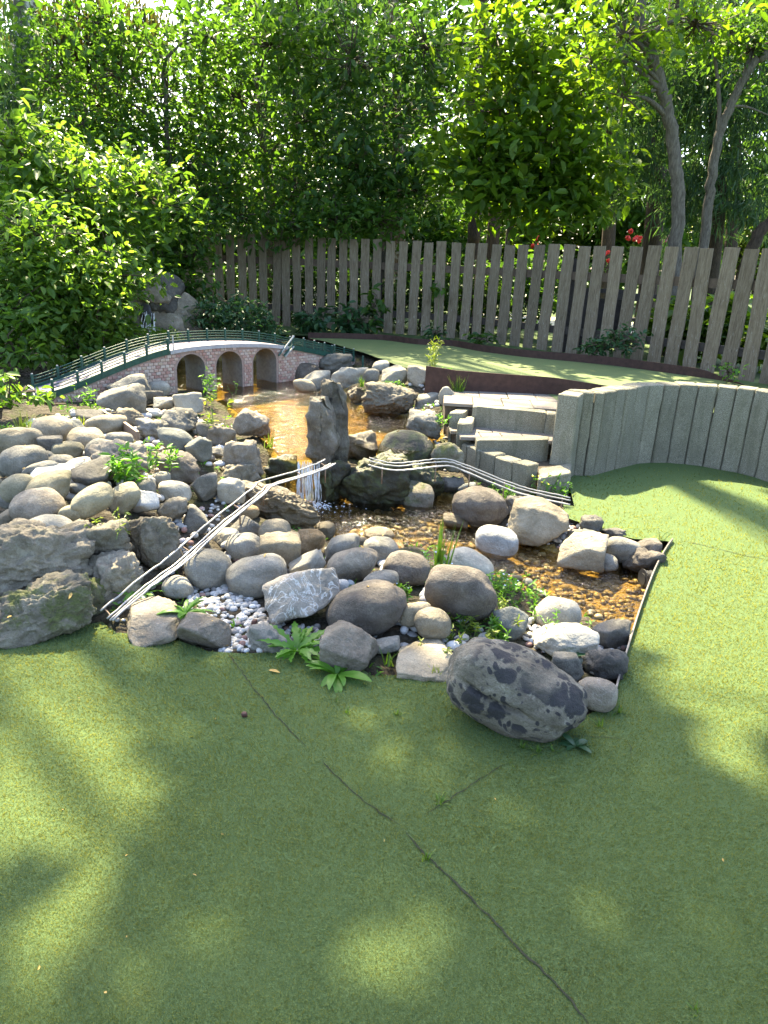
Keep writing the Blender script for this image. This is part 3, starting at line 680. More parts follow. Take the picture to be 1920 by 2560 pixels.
rows((500, 850), 2.37, [
 ('p1', (535,140,700,245), 'r', 'brown', 'brown boulder against the right bridge ramp', {'zb': .2}),
 ('p2', (600,190,770,295), 'a', 'pale', 'pale block left of the standing stone top', {'zb': .19}),
 ('p3', (770,165,1000,295), 'b', 'pale', 'broad pale grey rock behind the standing stone', {'zb': .22}),
 ('p4', (700,110,900,190), 'b', 'grey', 'low grey rock at the right bridge end', {'zb': .28}),
 ('p5', (970,160,1062,245), 'r', 'grey', 'small round grey stone left of the sunlit block', {'zb': .36}),
 ('p5b', (1020,128,1120,180), 'r', 'pale', 'small pale stone at the upper green corner', {'zb': .42}),
 ('p6', (1075,150,1228,260), 'a', 'pale', 'sunlit pale block beside the tall willowherb', {'zb': .36}),
 ('p7', (1225,135,1345,265), 'a', 'purple', 'dark purple wedge rock under the tall willowherb', {'zb': .38}),
 ('p8', (870,265,975,370), 'b', 'wetbrown', 'olive dark rock at the pond rim behind the standing stone', {'zb': .2}),
 ('p9', (955,275,1285,445), 'b', 'boulder', 'broad dark grey rock with a flat lit top on the pond rim', {'zb': .2}),
 ('p10', (1270,295,1425,420), 'a', 'pale', 'pale grey rock on the pond rim below the pebbles', {'zb': .22}),
 ('p11', (1220,410,1425,575), 'b', 'grey', 'angular grey rock beside the granite block', {'zb': .2}),
 ('p12', (1440,185,1548,310), 'a', 'grey', 'upright grey rock left of the brown steel edging', {'zb': .38}),
 ('p12b', (1410,260,1520,375), 'a', 'pale', 'pale stone in front of the upright grey rock', {'zb': .36}),
 ('p14', (835,525,1052,700), 'b', 'wetbrown', 'flat topped brown rock on the waterfall lip', {'zb': .08}),
 ('p15', (1045,565,1385,760), 'r', 'wet', 'wet mossy dome on the waterfall lip with water running over', {'zb': .05}),
 ('p16', (1365,585,1565,760), 'b', 'mossy', 'brown mossy rock at the right end of the waterfall lip', {'zb': .1}),
 ('p17', (555,258,690,312), 'r', 'tan', 'low tan stone just above the golden pond water', {'zb': .19}),
 ('p18', (380,665,600,840), 'b', 'wet', 'dark wet rock left of the waterfall', {'zb': .02}),
 ('p19', (800,650,1240,990), 'b', 'wet', 'dark mossy rock face under the waterfall lip', {'zb': -.12, 'depth': .45, 'sub': 5}),
 ('p19b', (1180,690,1440,960), 'b', 'wet', 'dark wet rock face behind the right rods', {'zb': -.12, 'depth': .5, 'sub': 5}),
 ('p21', (365,870,545,970), 'a', 'pale', 'pale angular stone under the rod track kink', {'zb': .06}),
 ('p22', (1415,830,1565,910), 'b', 'dark', 'low dark rock under the granite palisade', {'zb': -.08}),
 ('p23', (280,975,350,1045), 'r', 'orange', 'small ochre cobble left of the dark waterfall block', {'zb': .05}),
], group=GU)
# the standing stone: a tall slab with a lower pointed slab leaning on its left front
def standing_stone():
    e = empty('standing_stone', atz(815, 1250, -.14), 'tall upright grey standing stone with two peaks right of the waterfall', 'standing stone'); o = np.array(e.location)
    k = 5.15/FPX
    for nm, bx, Y, d, lean, seed, mt in [('tall_slab', (683, 225, 872, 800), 5.32, .12, .03, 71, 'standing'), ('front_slab', (622, 322, 815, 830), 5.16, .10, .10, 45, 'standing'), ('mossy_foot', (690, 690, 890, 1010), 5.12, .12, 0, 47, 'wet')]:
        x0, y0, x1, y1 = bx; x0, x1 = 500+x0/2.37, 500+x1/2.37; y0, y1 = 850+y0/2.37, 850+y1/2.37; c = aty((x0+x1)/2, (y0+y1)/2, Y); a = (x1-x0)/2*Y/FPX*1.22; h = (y1-y0)/2*Y/FPX
        V, Fs = rock_shape('a', 5, seed); V = V*np.array([a, d, h]); t = (V[:, 2]/h+1)/2
        V[:, 0] = V[:, 0]*(1.0-.12*t)+(-.18*a if lean > .05 else .1*a)*(t-.5)+lean*(.5-t)
        q = V+c; V = V+(.018*fbm(q*9, 5)-.022*np.abs(pnoise(q*np.array([12, 12, 2.0])))-.012*np.abs(fbm(q*np.array([6, 6, 12.])+3, 3)))[:, None]*np.sign(V)*np.array([1, 1, .3])
        ob(nm, mesh(nm, V+c-o, Fs, M[mt], True), e)
standing_stone()

# fountain rock behind the bridge, with a black lump painting its spout's shade
def fountain():
    e = empty('fountain_rock', aty(410, 870, 9.7), 'big lumpy dark fountain rock with a spout behind the bridge', 'fountain')
    base = np.array(e.location); 
    for i, (x, y, rx, ry, mt) in enumerate([(372, 732, 62, 50, 'boulder'), (420, 790, 75, 70, 'boulder'), (338, 812, 34, 46, 'mossy'), (458, 822, 55, 48, 'mossy'), (405, 742, 48, 55, 'dark'), (388, 838, 50, 40, 'dark')]):
        c = aty(x, y, 9.75+.12*(i % 2)); k = 9.7/FPX; V, Fs = rock_shape('b', 4, 300+i)
        ob('rock_lump', mesh('rock_lump', V*np.array([rx*k, rx*k*.8, ry*k*1.05])+c-base, Fs, M[mt], True), e)
    c = aty(366, 785, 9.20); V, Fs = rock_shape('b', 3, 399)
    ob('spout_shade_lump', mesh('spout_shade_lump', V*np.array([.10, .06, .13])+c-base, Fs, M['pipe'], True), e)
fountain()

# ------------------------------------------------------------------ rockery soil as one height field, low under the water
POND_UP = PX0([(460, 975), (560, 1000), (600, 1040), (650, 1090), (688, 1130), (705, 1149), (790, 1149), (800, 1120), (860, 1100), (930, 1125), (1010, 1135), (1070, 1125), (1085, 1095), (1110, 1075), (1050, 1055), (960, 1025), (880, 1010), (850, 975), (760, 955)], .2) + [np.array([-.9, 9.3, .2]), np.array([-1.3, 10.2, .2]), np.array([-3.4, 9.6, .2]), np.array([-3.0, 8.2, .2])]
POND_LOW = PX0([(660, 1255), (700, 1228), (800, 1222), (1000, 1222), (1120, 1240), (1180, 1290), (1260, 1330), (1330, 1362), (1420, 1392), (1520, 1412), (1620, 1422), (1655, 1405), (1622, 1490), (1585, 1590), (1500, 1575), (1400, 1545), (1330, 1505), (1200, 1440), (1050, 1385), (900, 1355), (800, 1345), (690, 1310)], -.1)
def shrink(poly, k):
    c = np.mean([p[:2] for p in poly], axis=0); return [c+(np.array(p[:2])-c)*k for p in poly]
def terrain():
    B = np.array(BASES)
    extra = [(x, y, -.06) for x, y in [(-1.6, 2.5), (-.6, 2.4), (.2, 2.3), (1.0, 2.3), (2.1, 3.4), (2.1, 4.2)]]
    extra += [(-3.6, 6.2, .36), (-4.6, 6.0, .44), (-4.6, 4.5, .42), (-4.0, 3.2, .3), (-4.8, 8, .45), (-4.2, 10, .45), (-2.5, 10.9, .45), (-.9, 10.9, .42), (-.4, 9.6, .36), (.5, 7.2, .36), (-3.3, 7.5, .28), (-2.2, 6.9, .2), (-1.5, 6.8, .12), (1.2, 6.5, .2), (1.9, 6.6, .2), (1.3, 5.7, 0), (1.6, 5.2, -.08)]
    B = np.vstack([B, extra])
    x = np.arange(-5.0, 2.2, .05); y = np.arange(2.35, 11.45, .05); XX, YY = np.meshgrid(x, y); X, Yv = XX.ravel(), YY.ravel(); Z = np.empty_like(X)
    for i in range(0, len(X), 4000):
        d = (X[i:i+4000, None]-B[None, :, 0])**2+(Yv[i:i+4000, None]-B[None, :, 1])**2+.004; q = d**-1.6; Z[i:i+4000] = (q*B[None, :, 2]).sum(1)/q.sum(1)
    Z += -.015+.02*fbm(np.stack([X*3, Yv*3, 0*X], 1), 3)
    Z = np.where(inside(POND_UP, X, Yv), np.minimum(Z, .13), Z); Z = np.where(inside(shrink(POND_UP, .9), X, Yv), np.minimum(Z, .08), Z)
    Z = np.where(inside(POND_LOW, X, Yv), np.minimum(Z, -.135), Z); Z = np.where(inside(shrink(POND_LOW, .85), X, Yv), np.minimum(Z, -.17), Z)
    Z = np.where(inside(TURF, X, Yv), -.07, Z); Z = np.where(inside(UPPER, X, Yv), ZG-.08, Z)
    low = (X > .7) & (Yv > 5.3) & (Yv < 7.0); Z = np.where(low, np.minimum(Z, 0.0), Z)
    ny, nx = XX.shape; I = np.arange(nx*ny).reshape(ny, nx)
    Fs = np.stack([I[:-1, :-1], I[:-1, 1:], I[1:, 1:], I[1:, :-1]], -1).reshape(-1, 4)
    ob('rockery_soil', (sm := mesh('rockery_soil', np.stack([X, Yv, Z], 1), Fs, [M['rubble'], M["bed"]], True)), kind="structure")
    c4 = Fs[:, 0]; sm.polygons.foreach_set('material_index', (inside(POND_UP, X[c4], Yv[c4]) | inside(POND_LOW, X[c4], Yv[c4])).astype(np.int32))
    return x, y, Z.reshape(ny, nx)
TX, TY, TZ = terrain()
def tz(x, y):
    i = np.clip(((np.asarray(y)-TY[0])/.05).astype(int), 0, len(TY)-1); j = np.clip(((np.asarray(x)-TX[0])/.05).astype(int), 0, len(TX)-1); return TZ[i, j]
poly_sheet('pond_water', POND_UP, .2, M['water_up'], .12, .006, kind='structure')
poly_sheet('stream_water', POND_LOW, -.1, M['water_low'], .1, .006, kind='structure')

# falling water: wavy curved sheets broken into strands by the material
def fall(name, xl, xr, ytop, ybot, Y, label, bow=.05, strands=60, w0=.0012, w1=.0055):
    """a fall is many thin ragged strands of water, each its own curve, joined"""
    sp_ = Soup(); o = aty((xl+xr)/2, ytop, Y)
    for q in range(strands):
        u = RNG.uniform(0, 1); t0 = RNG.uniform(0, .12) if q % 3 else RNG.uniform(.1, .7); t1 = 1-RNG.uniform(0, .1) if q % 3 else min(1, t0+RNG.uniform(.12, .4)); wd = RNG.uniform(w0, w1)*(Y/5); ph = RNG.uniform(0, 9); V = []
        ts = np.linspace(t0, t1, 14)
        for k, t in enumerate(ts):
            sw = 1+.18*(t-.5); x = (xl+xr)/2+(xr-xl)*(u-.5)*sw+1.6*math.sin(ph+t*7); p = aty(x, ytop+(ybot-ytop)*t, Y-bow*math.sqrt(t)-.01*math.sin(ph*3+t*3)); wv = wd*(.35+.65*math.sin(math.pi*min(1, (k+.6)/14)))*(1+.5*math.sin(ph+t*23))
            V += [p+np.array([-wv, .002, 0]), p+np.array([0, -wv*.6, 0]), p+np.array([wv, .002, 0])]
        sp_.add(np.array(V)-o, [[3*k+a, 3*k+a+1, 3*k+a+4, 3*k+a+3] for k in range(13) for a in (0, 1)])
    ob('waterfall', sp_.mesh('waterfall', M['falls'], True), loc=o, label=label, cat='waterfall')
fall('waterfall', 742, 802, 1150, 1260, 5.06, 'white streaming waterfall left of the standing stone')
fall('waterfall', 352, 388, 778, 845, 9.12, 'little waterfall pouring from the fountain rock', .03, 16)

# pebbles: more than anyone could count
def pebble_bed(name, poly, n, r0, r1, mat, label, z=None, up=.35):
    D, Fs = ico(2); P = np.array([p[:2] for p in poly]); mn, mx = P.min(0), P.max(0); Vs = []; Fa = []; k = 0
    X = RNG.uniform(mn[0], mx[0], n*4); Y = RNG.uniform(mn[1], mx[1], n*4); ins = inside(poly, X, Y); X, Y = X[ins][:n], Y[ins][:n]
    for x, y in zip(X, Y):
        s = RNG.uniform(r0, r1); sc = np.array([1, RNG.uniform(.65, 1), RNG.uniform(.5, .75)])*s; a = RNG.uniform(0, 6.3); c, q = math.cos(a), math.sin(a)
        V = D*(1+.12*RNG.normal(size=3))*sc; V = V@np.array([[c, q, 0], [-q, c, 0], [0, 0, 1]])
        zz = (float(tz(x, y)) if z is None else z)+s*up*RNG.uniform(.4, 1.4)
        Vs.append(V+[x, y, zz]); Fa.append(Fs+k*len(D)); k += 1
    return ob(name, mesh(name, np.vstack(Vs), np.vstack(Fa), M[mat], True), label=label, cat='pebbles', kind='stuff')
pebble_bed('pebbles', PX0([(540, 1455), (600, 1470), (680, 1545), (790, 1560), (830, 1600), (800, 1640), (700, 1625), (570, 1625), (520, 1570), (460, 1520), (470, 1470)], .02), 620, .010, .021, 'pebble', 'patch of small pale grey pebbles in front of the heap')
pebble_bed('pebbles', PX0([(1040, 940), (1110, 945), (1130, 1000), (1170, 1060), (1100, 1060), (1060, 1000), (1010, 975)], .38), 200, .014, .03, 'pebble', 'small whitish pebbles behind the upper pond rim')
pebble_bed('pebbles', PX0([(1270, 1300), (1420, 1300), (1480, 1340), (1440, 1400), (1350, 1380), (1260, 1345)], -.07), 240, .010, .026, 'pebble', 'small pebbles between the tan boulders on the far bank')
pebble_bed('pebbles', PX0([(1300, 1540), (1420, 1560), (1590, 1560), (1570, 1640), (1500, 1700), (1400, 1650), (1310, 1600)], -.02), 240, .010, .024, 'pebble', 'small pebbles between the dark rocks and the metal strip')
pebble_bed('pebbles', PX0([(300, 1450), (400, 1400), (560, 1290), (620, 1260), (600, 1300), (480, 1410), (360, 1530), (290, 1550)], .04), 160, .010, .026, 'pebble', 'scattered pebbles under the left rod track')
pebble_bed('pebbles', PX0([(560, 1340), (800, 1330), (1000, 1400), (1240, 1560), (1000, 1640), (900, 1600), (820, 1500), (560, 1420)], .05), 170, .018, .042, 'pebble', 'small cobbles packed between the big stones of the heap')
pebble_bed('pebbles', shrink(POND_LOW, .97), 1100, .014, .03, 'bedpebble', 'golden brown pebbles on the stream bed', up=.25)
pebble_bed('pebbles', PX0([(60, 1030), (300, 1000), (560, 1020), (560, 1120), (400, 1200), (100, 1240), (20, 1150)], .36), 420, .014, .046, 'pebble', 'small stones filling gaps of the left bank')

# splash at the foot of the main fall: tiny white droplets and foam on the pool
def splash():
    D, F3 = ico(1); Vs = []; Fa = []
    for k in range(230):
        t = abs(RNG.normal(0, 1)); p = atz(785+t*55*RNG.uniform(-.3, 1), 1262+t*13*RNG.uniform(-.3, 1), -.096); r = RNG.uniform(.0015, .0055)
        Vs.append(D*r*np.array([1.6, 1.6, .7])+p+np.array([0, 0, abs(RNG.normal(0, .015)) if k % 3 == 0 else 0])); Fa.append(F3+k*len(D))
    ob('splash', mesh('splash', np.vstack(Vs), np.vstack(Fa), M['foam'], True), label='white splash and foam at the foot of the main waterfall', cat='splash', kind='stuff')
splash()

# ------------------------------------------------------------------ granite palisade wall
def rough_block(name, corners, z0, z1, mat, parent, ch=.008, jag=.006, nz=7):
    """upright granite block from 4 plan corners (counter-clockwise), rough faces, chamfered rim"""
    P = np.array([c[:2] for c in corners], float); ring = []
    for i in range(4):
        a, b = P[i], P[(i+1) % 4]
        for t in (0.06, .35, .65, .94): ring.append(a+(b-a)*t)
    ring = np.array(ring); n = len(ring); c = ring.mean(0); V = []
    zs = [z0]+list(np.linspace(z0+.02, z1-ch, nz))+[z1]
    for k, z in enumerate(zs):
        rr = ring if k < len(zs)-1 else c+(ring-c)*(1-ch*1.6/np.abs(ring-c).max())
        V += [(p[0], p[1], z) for p in rr]
    V = np.array(V); m = len(zs); V += (jag*fbm(V*11, 3))[:, None]*RNG.normal(0, .25, 3)+jag*np.stack([fbm(V*14+3, 3), fbm(V*14+9, 3), .7*fbm(V*14+21, 3)], 1)
    Fs = [[i*n+j, i*n+(j+1) % n, (i+1)*n+(j+1) % n, (i+1)*n+j] for i in range(m-1) for j in range(n)]+[[(m-1)*n+j for j in range(n)]]
    o = np.array([c[0], c[1], z0]); me = mesh(name, V-o, Fs, mat, False)
    return ob(name, me, parent, loc=o-(np.array(parent.location) if parent else 0))
def palisade():
    e = empty('granite_palisade_wall', (*WB[0], 0), 'tall curved wall of upright granite posts behind the lower green', 'wall')
    for i in range(len(WB)-1):
        a, b = WB[i], WB[i+1]; d = (b-a)/np.linalg.norm(b-a); a2, b2 = a+d*.0032, b-d*.0032
        h = .672+.03*(a[0]-1.4)+RNG.uniform(-.004, .004); s = RNG.uniform(-.004, .004)
        na, nb = WN[i], WN[i+1]
        rough_block('granite_post', [a2-na*s, b2-nb*s, b2+nb*.17, a2+na*.17], -.05, h, M['granite'], e)
palisade()
Q = lambda x, y, z: atz(1120+x/4.608, 940+y/4.608, z)
def low_palisade():
    e = empty('granite_palisade_wall', Q(150, 770, .2), 'low granite palisade beside the steps above the rods', 'wall')
    F_ = [Q(150, 775, .2), Q(215, 808, .2), Q(365, 868, .2), Q(540, 918, .2), Q(740, 983, .2), Q(918, 1030, .2)]
    dr = np.array(F_[-1])-np.array(F_[0]); dr /= np.linalg.norm(dr); nn = np.array([-dr[1], dr[0], 0]); nn = nn if nn[1] > 0 else -nn
    for i in range(5):
        a, b = F_[i]+dr*.004, F_[i+1]-dr*.004
        rough_block('granite_post', [a, b, b+nn*.13, a+nn*.13], -.2, .2+RNG.uniform(-.008, .008), M['granite'], e)
low_palisade()
def corner_blocks():
    e = empty('granite_corner_block', Q(105, 560, .36), 'squat granite block with sunlit top at the step corner', 'stone block')
    a, b = Q(108, 545, .36), Q(285, 545, .36); d = np.array([.05, .30, 0])
    rough_block('granite_post', [a, b, b+d, a+d], 0., .36, M['granite'], e)
    a, b = Q(30, 470, .40), Q(275, 410, .40); 
    e2 = empty('granite_corner_block', Q(200, 400, .40), 'granite block behind the squat one beside the landing', 'stone block')
    rough_block('granite_post', [Q(10, 420, .40), Q(180, 430, .40), Q(285, 350, .40), Q(255, 310, .40)], 0., .40, M['granite'], e2)
corner_blocks()
# steps: granite risers with concrete pavers on the treads
def steps():
    e = empty('granite_steps', (1.2, 5.6, 0), 'three granite steps with concrete paver treads beside the tall wall', 'steps')
    rough_block('step_block', [Q(1040, 1190, .13), Q(1420, 1115, .13), Q(1425, 1040, .13)+np.array([0.02, .1, 0]), Q(1050, 1060, .13)], -.05, .13, M['granite'], e)
    rough_block('step_block', [Q(335, 748, .28), Q(1165, 735, .28), Q(1165, 735, .28)+np.array([.03, .13, 0]), Q(335, 748, .28)+np.array([0, .14, 0])], 0., .28, M['granite'], e, nz=4)
    l, r = Q(285, 352, .45), Q(1135, 425, .45); d = np.array([.02, .13, 0])
    rough_block('step_block', [l, r, r+d, l+d], .1, .45, M['granite'], e, nz=4)
    r2 = Q(1140, 427, .45); r3 = Q(1260, 440, .45); rough_block('step_block', [r2, r3, r3+d, r2+d], .1, .45, M['granite'], e, nz=4)
    base = np.array(e.location)
    def pav(c, a, b, z, h=.03, rot=0.):
        V, Fs = chamfer_box(a, b, h/2, .004); ct, st = math.cos(rot), math.sin(rot); V = V@np.array([[ct, st, 0], [-st, ct, 0], [0, 0, 1]])
        ob('paver', mesh('paver', V, Fs, M['paver']), e, loc=np.array([c[0], c[1], z-h/2])-base)
    # middle tread
    y0 = Q(335, 748, .28)[1]+.145; x = Q(335, 748, .28)[0]-.12
    for i in range(5): pav((x+.085+i*.178, y0+.10, 0), .086, .095, .276+RNG.uniform(-.003, .003), rot=.05)
    for i in range(5): pav((x+.02+i*.178, y0+.30, 0), .086, .095, .274+RNG.uniform(-.003, .003), rot=.05)
    y0 = (l[1]+r[1])/2+.16; x = l[0]-.2
    for i in range(5): pav((x+.1+i*.262, y0+.19+(.02 if i < 2 else -.02), 0), .128, .185, .447+RNG.uniform(-.003, .003), rot=-.07)
    for i in range(5): pav((x+.2+i*.262, y0+.57+(.02 if i < 2 else -.02), 0), .128, .185, .446+RNG.uniform(-.003, .003), rot=-.07)
    bm = [Q(-30, 350, .41), Q(1300, 460, .41), (1.6, 7.0, 0), (.5, 7.0, 0)]
    s = Soup(); V = np.array([(p[0], p[1], .41) for p in bm]+[(p[0], p[1], .1) for p in bm]); s.add(V-base, [[0, 1, 2, 3], [0, 4, 5, 1], [1, 5, 6, 2], [2, 6, 7, 3], [3, 7, 4, 0]]); ob('landing_base', s.mesh('landing_base', M['soil']), e)
    s = Soup(); V = np.array([(p[0], p[1], z) for z in (.24, 0) for p in [Q(335, 748, .24)+np.array([-.15, .1, 0]), Q(1165, 735, .24)+np.array([.02, .1, 0]), (1.5, 6.2, 0), (.5, 6.3, 0)]]); s.add(V-base, [[0, 1, 2, 3], [0, 4, 5, 1], [1, 5, 6, 2], [2, 6, 7, 3], [3, 7, 4, 0]]); ob('tread_base', s.mesh('tread_base', M['soil']), e)
    s = Soup(); V = np.array([(p[0], p[1], z) for z in (.10, 0) for p in [(.95, 5.38, 0), (1.42, 5.38, 0), (1.42, 5.8, 0), (.9, 5.8, 0)]]); s.add(V-base, [[0, 1, 2, 3], [0, 4, 5, 1], [1, 5, 6, 2], [2, 6, 7, 3], [3, 7, 4, 0]]); ob('tread_base', s.mesh('tread_base', M['soil']), e)
steps()

# ------------------------------------------------------------------ steel edgings
def band(name, P, z0, z1, th, mat, label, cat):
    P = np.array([p[:2] for p in P], float); T = np.gradient(P, axis=0); Nn = np.stack([-T[:, 1], T[:, 0]], 1); Nn /= np.linalg.norm(Nn, axis=1)[:, None]
    z0 = np.broadcast_to(z0, len(P)); z1 = np.broadcast_to(z1, len(P)); A, B = P-Nn*th/2, P+Nn*th/2; n = len(P)
    V = np.vstack([np.column_stack([A, z0]), np.column_stack([A, z1]), np.column_stack([B, z1]), np.column_stack([B, z0])])
    Fs = [[a*n+i, a*n+i+1, ((a+1) % 4)*n+i+1, ((a+1) % 4)*n+i] for i in range(n-1) for a in range(4)]+[[0, n, 2*n, 3*n], [n-1, 4*n-1, 3*n-1, 2*n-1]]
    o = np.array([*P[0], z0[0]]); return ob(name, mesh(name, V-o, Fs, mat), loc=o, label=label, cat=cat)
band('steel_edging', [(.35, 7.15), (.55, 7.0), (.62, 6.93), (1.0, 6.92), (1.56, 6.925), (1.85, 6.75), (2.1, 6.6)], .35, np.array([.635, .635, .635, .625, .61, .60, .59]), .012, M['rust'], 'brown rusted steel edging board above the step landing', 'edging')
zb_ = np.array([.53]*4+[.535, .54, .545, .55, .555, .555, .55, .50, .455])
band('steel_edging', smooth_path(np.array(BACK_EDGE)[:, :2], 4), .3, np.interp(np.linspace(0, 12, 49), np.arange(13), zb_), .012, M['rust'], 'long low brown steel edging along the foot of the fence', 'edging')
sp = smooth_path(np.array(STRIP)[:, :2], 4)
band('steel_strip', sp, -.2, .03, .007, M['steel'], 'thin curved metal strip between stream and right green', 'edging')
band('iron_bar', [atz(250, 1032, .42), atz(300, 1055, .42), atz(345, 1088, .42)], .38, .445, .02, M['clip'], 'short rusty iron bar lying among the left bank rocks', 'iron bar')

# black corrugated pipe feeding the stream
def pipe():
    p = atz(1607, 1447, -.07); s = Soup(); ax = np.array([.95, .15, .02]); ax /= np.linalg.norm(ax); Pp = []; rr = []
    for i in range(34):
        Pp.append(ax*(i*.006)); rr.append(.042+(.006 if i % 4 < 2 else 0)+(.010 if i < 3 else 0))
    V, Fs = tube(Pp, rr, 18); s.add(V, Fs); V, Fs = tube([ax*-.004, ax*.02], [.034, .034], 16); s.add(V, Fs)
    ob('drain_pipe', s.mesh('drain_pipe', M['pipe']), loc=p, label='black corrugated plastic pipe poking into the stream', cat='pipe')
pipe()

# ------------------------------------------------------------------ ball tracks of four metal rods
def track(P, label, lat, zz, clips):
    P = smooth_path(P, 6); T = np.gradient(P, axis=0); side = np.stack([T[:, 1], -T[:, 0], 0*T[:, 0]], 1); side /= np.linalg.norm(side, axis=1)[:, None]
    e = empty('ball_track', P[0], label, 'track')
    for a, h in zip(lat, zz):
        Vp = P+side*a+np.array([0, 0, h])+RNG.normal(0, .0012, P.shape); V, Fs = tube(Vp-P[0], .0048, 7)
        ob('rod', mesh('rod', V, Fs, M['rod'], True), e)
    for t in clips:
        i = int(t*(len(P)-1)); L = np.array([P[i]+side[i]*a+np.array([0, 0, h]) for a, h in zip(lat, zz)]); low = L.copy(); low[:, 2] -= .008
        V, Fs = tube(smooth_path(low, 3)-P[0], .0045, 6); ob('clip', mesh('clip', V, Fs, M['clip'], True), e)
        V, Fs = tube([P[i]-P[0]+[0, 0, -.01], P[i]-P[0]+[0, .004, -.12]], .005, 6); ob('support_pin', mesh('support_pin', V, Fs, M['clip'], True), e)
zA = lambda x, y, z: atz(x/2.37, 950+y/2.37, z); zC = lambda x, y, z: atz(500+x/2.37, 850+y/2.37, z)
track([zA(628, 1412, .045), zA(860, 1215, .13), zA(1050, 1075, .18), zA(1280, 870, .23), zA(1530, 670, .26), zC(400, 860, .26), zC(600, 800, .26), zC(720, 757, .26), zC(770, 730, .27)],
      'left ball track of thin pale rods climbing from the turf to the waterfall', [-.040, .006, .026, .046], [.022, 0, 0, .006], [.04, .30, .45, .6, .77, .93])
track([aty(922, 1160, 4.85), aty(950, 1168, 4.85), aty(990, 1174, 4.86), aty(1040, 1170, 4.9), aty(1090, 1164, 4.93), aty(1125, 1164, 4.96), aty(1165, 1178, 4.98), aty(1230, 1205, 4.96), aty(1290, 1228, 4.93), aty(1350, 1244, 4.9), aty(1425, 1260, 4.86)],
      'right ball track of thin pale rods in front of the mossy rock face', [-.040, -.012, .014, .036], [.035, .022, 0, .004], [.12, .40, .62, .76, .97])

# ------------------------------------------------------------------ miniature brick bridge
BA = np.array([-3.01, 6.35, 0]); BU = np.array([.649, .761, 0]); BU /= np.linalg.norm(BU); BN = np.array([-BU[1], BU[0], 0])   # along, and away from the camera
BW = .36
def deckz(s): return float(np.interp(s, [-.12, 0, .25, .48, .72, .95, 1.23, 1.5, 1.95, 2.3, 2.6, 2.82, 3.07, 3.34, 3.55, 3.81, 3.95], [.30, .328, .39, .463, .532, .597, .65, .668, .672, .655, .63, .595, .55, .49, .45, .39, .355]))
_ss = np.linspace(-.05, 3.93, 60); _dz = np.array([deckz(s) for s in _ss]); _dz = np.convolve(np.pad(_dz, 3, mode='edge'), np.ones(7)/7, 'valid')
dz = lambda s: float(np.interp(s, _ss, _dz))
ARCH = [(1.30, 1.645), (1.785, 2.13), (2.28, 2.62)]
def bpt(s, wv, z): return BA+BU*s+BN*wv+np.array([0, 0, z])
